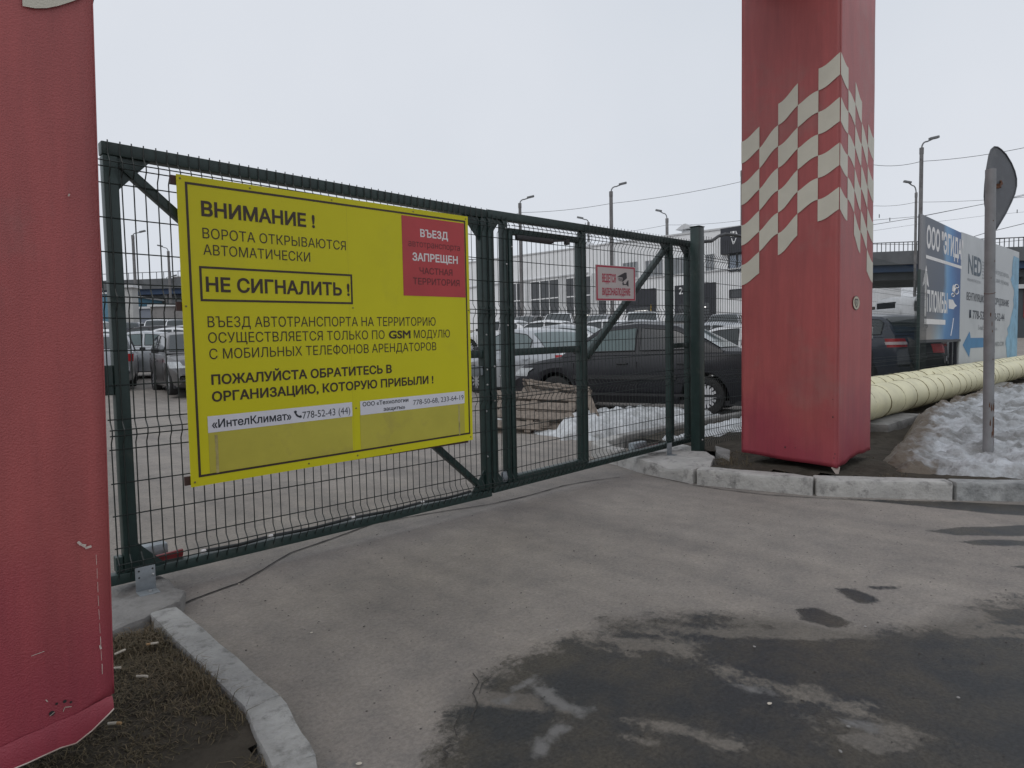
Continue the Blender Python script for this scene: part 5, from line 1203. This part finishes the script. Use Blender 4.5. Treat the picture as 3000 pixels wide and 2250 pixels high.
silver = paint('silver', (.40, .42, .44), .32, .35); white = paint('white', (.66, .67, .68), .3); black = M('paint_dark_dusty', (.014, .0145, .019), .36, .05, 1.2, spec=.45, dirt=(.024, .024, .027), dscale=1.6, damt=.35); navy = paint('navy', (.022, .028, .045), .32)
dgrey = paint('grey', (.085, .082, .082), .35, .2, (.11, .105, .10)); lgrey = paint('pale_grey', (.30, .31, .33), .32, .3)
# black sedan behind the wicket leaf: axle positions read from the photograph
hdg = math.radians(105.5)
def from_axle(ax, ay, h, xw, w2, sc, side):                    # contact point of a wheel -> car origin
    f = Vector((math.cos(h), math.sin(h))); n_ = Vector((-f.y, f.x)); return ax-sc*(f.x*xw+n_.x*side*w2), ay-sc*(f.y*xw+n_.y*side*w2)
cx, cy = from_axle(8.52, 1.78, hdg, -1.27, .80, 1.04, 1)
car('sedan', black, cx, cy, hdg, 'dusty black sedan parked side-on behind the wicket leaf and pallets', 1.05, 0.02, m_glassg, True, m_rimw, 16)
x, y = at(1560, 15.3); car('sedan', silver, x, y, math.radians(78), 'silver sedan with round red tail lamp, its boot towards the wicket door', 1.06, None, m_glassg)
x, y = at(1640, 18.5); car('sedan', silver, x, y, math.radians(108), 'silver sedan right behind the one showing its boot', 1.07, None, m_glassg)
for px, t, st, pt, a, lab in ((1640, 38, 'suv', white, 215, 'white crossover in the row before the shop windows, behind the wicket door'), (1545, 40, 'hatch', dgrey, 200, 'dark grey hatchback left of the white crossover before the shop windows'),
    (1755, 38, 'hatch', lgrey, 200, 'grey hatchback behind the slanting gate brace, before the building'), (1880, 33, 'suv', white, 35, 'white crossover with dark rear window below the first roller door'),
    (2015, 34, 'hatch', dgrey, 30, 'grey hatchback parked below the numbered roller door'), (2125, 33, 'hatch', lgrey, 200, 'grey hatchback seen just right of the green gate post'),
    (1600, 27, 'sedan', white, 110, 'white sedan whose roof shows above the silver sedans'), (1770, 26, 'sedan', white, 105, 'white sedan behind the black sedan bonnet, under the camera notice'), (1868, 24, 'sedan', lgrey, 100, 'pale grey sedan whose roof shows over the black sedan roof'),
    (1475, 30, 'sedan', white, 108, 'white sedan glimpsed between the two gate leaves'), (2168, 15.5, 'sedan', white, 100, 'white sedan half hidden by the checkered pillar, right of the post'),
    (2085, 19, 'sedan', silver, 100, 'silver sedan behind the black sedan tail, right of the green post')):
    x, y = at(px, t); car(st, pt, x, y, math.radians(a), lab, 1.05)
# left gap
x, y = at(565, 17.6); car('hatch', dgrey, x, y, math.radians(262), 'dark grey hatchback facing the gate, cut by the yellow board edge', 1.06)
x, y = at(418, 22.0); car('sedan', silver, x, y, math.radians(150), 'silver sedan parked side-on beyond the dark hatchback', 1.05, None, m_glassg)
x, y = at(302, 19.5); car('sedan', lgrey, x, y, math.radians(75), 'pale sedan tail showing at the edge of the left gate stile', 1.05)
for px, t, st, pt, a, lab in ((430, 29, 'hatch', black, 150, 'dark hatchback roof above the side-on silver sedan'), (500, 27, 'sedan', white, 152, 'white sedan roof right behind the side-on silver sedan'), (540, 29.5, 'hatch', lgrey, 150, 'pale hatchback roof close to the yellow board edge'),
    (484, 44, 'suv', white, 62, 'white crossover with lit tail lamps in the far row, left of its twin'), (545, 43, 'suv', white, 62, 'white crossover in the far row touching the yellow board edge'), (395, 44, 'hatch', navy, 62, 'navy hatchback at the left end of the far row'), (290, 40, 'suv', white, 60, 'white crossover between the red pillar and the left gate stile'), (300, 26, 'sedan', white, 75, 'nearer white sedan between the red pillar and the left gate stile')):
    x, y = at(px, t); car(st, pt, x, y, math.radians(a), lab, 1.05)
# right of the pillar
car('suv', navy, 18.2, 2.75, math.radians(60), 'navy crossover with red and white tail lamp between the pillar and dark billboard', 1.05, .10)
car('sedan', silver, 24.0, 3.2, math.radians(62), 'silver sedan with red tail lamp showing under the dark billboard', 1.05, .1)
x, y = at(2470, 17); car('sedan', black, x, y, math.radians(100), 'dark sedan hidden behind the checkered pillar', 1.05)
# small white truck
TX, TY = at(2605, 31); zg = 1.15
tr = thing('truck', 'small white flatbed truck with rounded cab beyond the mesh fence', 'truck', (TX, TY, zg), math.radians(-35))
b = B()
def hoop(z0, z1, w, x0, x1, r, bb):
    rows = []
    for xx, k in ((x0, .82), (x0+.12, .97), (x0+.3, 1), (x1-.25, 1), (x1-.08, .97), (x1, .86)):
        R_ = []
        for i in range(13):
            a = PI*i/12; R_.append(Vector((xx, math.copysign(abs(math.cos(a))**.35, math.cos(a))*w*k, z0+(z1-z0)*(math.sin(a)**.45 if i not in (0, 12) else 0)*k)))
        rows.append(R_)
    bb.grid(rows); bb.f.append(list(range(len(bb.v)-78, len(bb.v)-65))); bb.m.append(0); bb.f.append(list(range(len(bb.v)-1, len(bb.v)-14, -1))); bb.m.append(0)
hoop(.55, 2.05, .95, -.2, 1.6, .2, b); mk('cab', b, white, tr, world=False, smooth=True)
b = B(); b.box((1.595, -.72, 1.35), (1.612, .72, 1.88), ch=.005); b.box((.5, -.957, 1.35), (1.25, -.945, 1.8)); b.box((-.19-.02, -.6, 1.4), (-.17, .6, 1.8)); mk('cab_window', b, m_glassd, tr, world=False)
b = B(); b.box((-3.4, -1.0, .85), (-.3, 1.0, .98)); b.box((-3.4, -1.0, .985), (-3.36, 1.0, 1.4)); b.box((-3.35, -1.0, .985), (-.35, -.96, 1.4)); b.box((-3.35, .96, .985), (-.35, 1.0, 1.4)); b.box((-.33, -1.0, .985), (-.29, 1.0, 1.5)); mk('flatbed', b, white, tr, world=False)
for xx in (.9, -2.5):
    for sg in (-1, 1): b = B(); b.lathe([(0, 0), (.36, 0), (.38, .05), (.38, .2), (.3, .24), (0, .24)], (xx, sg*.92-.12, .38), 'y', 20); mk('wheel', b, m_tyre, tr, world=False, smooth=True)
b = B(); b.box((1.55, -.9, .5), (1.68, .9, .72), ch=.02); mk('bumper', b, m_plas, tr, world=False)
for sg in (-1, 1): b = B(); b.box((1.60, sg*.72-.14, .85), (1.64, sg*.72+.14, 1.0), ch=.01); mk('headlight', b, m_head, tr, world=False)

# ------------------------------------------------------------------ pallets
PG = 'broken wooden pallets'
def pallet(label, loc, eul, L_=1.2, W_=.8, nb=5, gap=None, skip=()):
    t = thing('wooden_pallet', label, 'pallet', loc, 0, PG); t.rotation_euler = eul; bw = W_/nb-.056
    for k in range(nb):
        if k in skip: continue
        y = -W_/2+(k+.5)*W_/nb; b = B(); j = random.uniform(-.015, .015); b.box((-L_/2+j, y-bw/2, .108), (L_/2+j*.5, y+bw/2, .130), ch=.002); mk('deck_board', b, m_wood, t, world=False)
    for x in (-L_/2+.07, 0, L_/2-.07): b = B(); b.box((x-.045, -W_/2, .03), (x+.045, W_/2, .105), ch=.002); mk('bearer', b, m_wood, t, world=False)
    for y in (-W_/2+.06, W_/2-.06): b = B(); b.box((-L_/2, y-.05, .0), (L_/2, y+.05, .027), ch=.002); mk('bottom_board', b, m_wood, t, world=False)
    return t
def lay(t, L0, R0, D0, ln, wd):                              # long side from L0 to R0, short side running down to D0
    ex = (R0-L0).normalized(); ey = (R0-D0); ey = (ey-ex*ey.dot(ex)).normalized(); ez = ex.cross(ey); c = R0-ex*ln/2-ey*wd/2-ez*.13
    t.matrix_world = Matrix(((ex.x, ey.x, ez.x, c.x), (ex.y, ey.y, ez.y, c.y), (ex.z, ey.z, ez.z, c.z), (0, 0, 0, 1)))
t = pallet('grey brown pallet lying tilted with gaps between wide boards, behind the wicket door', (0, 0, 0), (0, 0, 0), 1.22, .80, 4)
lay(t, dpt(1452, 1139, 9.55), dpt(1693, 1150, 9.3), dpt(1657, 1266, 8.75), 1.22, .80)
t = pallet('dark pallet stood up and leaning behind the tilted one', (0, 0, 0), (0, 0, 0), 1.05, .75, 5)
lay(t, dpt(1536, 1116, 10.1), dpt(1728, 1142, 9.65), dpt(1757, 1242, 9.3), 1.05, .62)
c3 = dpt(1690, 1238, 9.2)
pallet('flat broken pallet lying on the snow under the leaning one', (c3.x, c3.y, .06), (0, math.radians(2), math.radians(-38)), 1.15, .7, 5, skip=(1, 3))
for i, (a, c, lab) in enumerate((((1532, 1112, 9.5), (1690, 1140, 9.4), 'long grey plank lying across the top of the pallets'), ((1712, 1138, 9.3), (1752, 1236, 9.0), 'broken board propped up at the right end of the pallets'), ((1738, 1237, 9.0), (1804, 1238, 9.0), 'short board on the snow pointing to the black sedan'), ((1536, 1118, 9.6), (1548, 1148, 9.6), 'stub of a broken upright at the left of the pallets'))):
    b = B(); b.bar(dpt(*a), dpt(*c), .10, .028, 0, (0, .2, 1) if i != 1 else (1, .8, 0), ch=.002); tag(mk('loose_board', b, m_wood), lab, 'board', 'loose boards by the pallets')

# ------------------------------------------------------------------ dead grass, litter, pebbles
m_grass = bpy.data.materials.new('dead_grass'); m_grass.use_nodes = True
n, l = m_grass.node_tree.nodes, m_grass.node_tree.links; at_ = n.new('ShaderNodeAttribute'); at_.attribute_name = 'tone'
r = n.new('ShaderNodeValToRGB'); e = r.color_ramp.elements; e[0].position = 0; e[0].color = (.050, .036, .024, 1); e[1].position = 1; e[1].color = (.19, .145, .085, 1); q = e.new(.5); q.color = (.105, .080, .046, 1); q = e.new(.25); q.color = (.075, .062, .03, 1)
l.new(at_.outputs['Fac'], r.inputs[0]); l.new(r.outputs[0], n['Principled BSDF'].inputs['Base Color']); n['Principled BSDF'].inputs['Roughness'].default_value = .8
def grass(spots, label, seed):
    rr = random.Random(seed); b = B(); tone = []
    for (x, y, z, h, lean, tn) in spots(rr):
        a = rr.uniform(0, 2*PI); d = Vector((math.cos(a), math.sin(a), 0)); w = rr.uniform(.0009, .0021); sd_ = Vector((-d.y, d.x, 0))*w
        p0 = Vector((x, y, z-.008)); p1 = p0+d*h*lean*.35+Vector((0, 0, h*.55*(1-lean*.5))); p2 = p1+d*h*lean*.6+Vector((rr.uniform(-.3, .3)*h, rr.uniform(-.3, .3)*h, h*(.35-.55*lean)))
        p2.z = max(p2.z, z+.001)
        b.add([p0-sd_, p0+sd_, p1+sd_*.8, p1-sd_*.8, p2], [(0, 1, 2, 3), (3, 2, 4)]); tone += [tn]*5
    o = stuff('dead_grass', b, m_grass, label, 'grass', recalc=False); t = o.data.attributes.new('tone', 'FLOAT', 'POINT'); t.data.foreach_set('value', tone); return o
def gl_(rr):
    out = []
    reg = [(-.10, -.52), (-.09, -1.44), (-.16, -1.84), (-.30, -2.1), (-1.2, -2.4), (-1.2, -.52)]
    while len(out) < 21000:
        x, y = rr.uniform(-1.0, -.085), rr.uniform(-2.25, -.5)
        if seg_d(x, y, reg) < 0: continue
        d = fbm(x, y, 2.6, 4, 6.6)
        k = .5+d*1.3
        if y > -.85: k += .5
        if x > -.2: k += .2
        if y < -1.50 and x > -.42: k -= .75
        if rr.random() > k: continue
        long = y > -.72 or (x > -.17 and rr.random() < .35)
        out.append((x, y, .045+.05*fbm(x, y, 3, 5, 2), rr.uniform(.05, .12) if long else rr.uniform(.03, .07), rr.uniform(.45, .98) if long else rr.uniform(.85, 1.0), max(0, min(1, rr.gauss(.45, .25)+d*.5))))
    return out
grass(gl_, 'matted dead brown grass between the left pillar and the kerb', 5)
def gr_(rr):
    out = []
    while len(out) < 3000:
        x, y = rr.uniform(4.2, 5.6), rr.uniform(-2.1, -.4)
        if seg_d(x, y, [(4.20, -.72), (4.38, -1.50), (4.80, -2.15), (5.1, -1.9), (5.7, -1.5), (5.6, -.5), (4.9, -.42)]) < 0: continue
        if rr.random() > .5+fbm(x, y, 3, 3, 1): continue
        out.append((x, y, .085+.05*fbm(x, y, 3, 5, 6)+.02, rr.uniform(.03, .09), rr.uniform(.5, 1), max(0, min(1, rr.gauss(.4, .25)))))
    for k in range(140): out.append((rr.uniform(4.38, 4.50), rr.uniform(-.95, -.66), .09, rr.uniform(.06, .24), rr.uniform(.2, .8), rr.uniform(.3, .9)))
    return out
grass(gr_, 'sparse dead grass around the foot of the checkered pillar', 9)
LGp = 'cigarette butts and scraps'
m_butt = M('butt_paper', (.55, .50, .42), .7, .2, 60); m_tan = M('butt_filter', (.40, .25, .12), .7, .2, 60)
for i, (px, py, lab) in enumerate(((445, 1888, 'cigarette butt on the grass close to the kerb'), (350, 1913, 'crushed white butt near the red pillar edge'), (418, 1984, 'pale crumpled scrap in the middle of the dead grass'), (335, 1960, 'thin butt half under the red pillar edge'), (338, 2122, 'tan butt on the grass below the torn pillar corner'))):
    p = onz(px, py, .075); t = thing('cigarette_butt', lab, 'litter', (p.x, p.y, .078), random.uniform(0, 6), LGp)
    b = B(); b.tube([(-.022, 0, 0), (.004, .001, .001)], .0042, 8); mk('paper', b, m_butt, t, world=False, smooth=True); b = B(); b.tube([(.0045, .001, .001), (.018, .0, 0)], .0043, 8); mk('filter', b, m_tan if i in (0, 4) else m_butt, t, world=False, smooth=True)
for i, (px, py, lab) in enumerate(((912, 1855, 'white scrap on the dry asphalt nearest the left kerb'), (700, 1712, 'white scrap lying on the asphalt joint'), (2808, 2046, 'white pebble on the wet asphalt, right side'), (2255, 2063, 'flat pale scrap on the wet asphalt'), (2463, 2204, 'grey pebble near the bottom on the wet asphalt'), (2485, 2131, 'dark stone on the wet asphalt'), (2535, 1837, 'pale pebble at the edge of the wet patch'), (1632, 1847, 'pale chip on the dry asphalt before the wet patch'), (2210, 1896, 'small pale chip between wet streaks'), (1052, 2240, 'white wrapper scrap at the bottom of the photo'))):
    p = onz(px, py, .004); bm = bmesh.new(); bmesh.ops.create_icosphere(bm, subdivisions=2, radius=.006 if i not in (3, 9) else .008)
    for v in bm.verts: v.co = Vector((v.co.x*random.uniform(.9, 1.2), v.co.y*.8, v.co.z*(.5 if i not in (0, 1, 3, 9) else .22)))*(1+.25*noise.noise(v.co*90+Vector((i, 0, 0))))
    me = bpy.data.meshes.new('pebble'); bm.to_mesh(me); bm.free(); me.materials.append(m_butt if i in (0, 1, 3, 9) else (M('pale_pebble', (.30, .29, .28), .8, .2, 40) if i not in (4, 5) else m_conc2)); o = bpy.data.objects.new('paper_scrap' if i in (0, 1, 3, 9) else 'pebble', me); COL.objects.link(o); o.location = (p.x, p.y, .007); o.rotation_euler = (0, 0, i); tag(o, lab, 'litter' if i in (0, 1, 3, 9) else 'pebble', 'scraps and pebbles on the asphalt')
rr = random.Random(77); b = B()
for k in range(900):
    x, y = rr.uniform(.1, 4.2), rr.uniform(-3.6, .5); r_ = rr.uniform(.0015, .0045)*(1.5 if rr.random() < .1 else 1); c = Vector((x, y, .002)); vs = [c+Vector((r_*math.cos(q), r_*math.sin(q)*rr.uniform(.6, 1), rr.uniform(0, .3)*r_)) for q in [2*PI*i/5 for i in range(5)]]+[c+Vector((0, 0, r_*rr.uniform(.5, .9)))]
    b.add(vs, [(i, (i+1) % 5, 5) for i in range(5)])
stuff('gravel', b, M('grit', (.055, .05, .047), .9, .4, 60), 'fine dark grit scattered over the dry asphalt', 'grit', recalc=False)
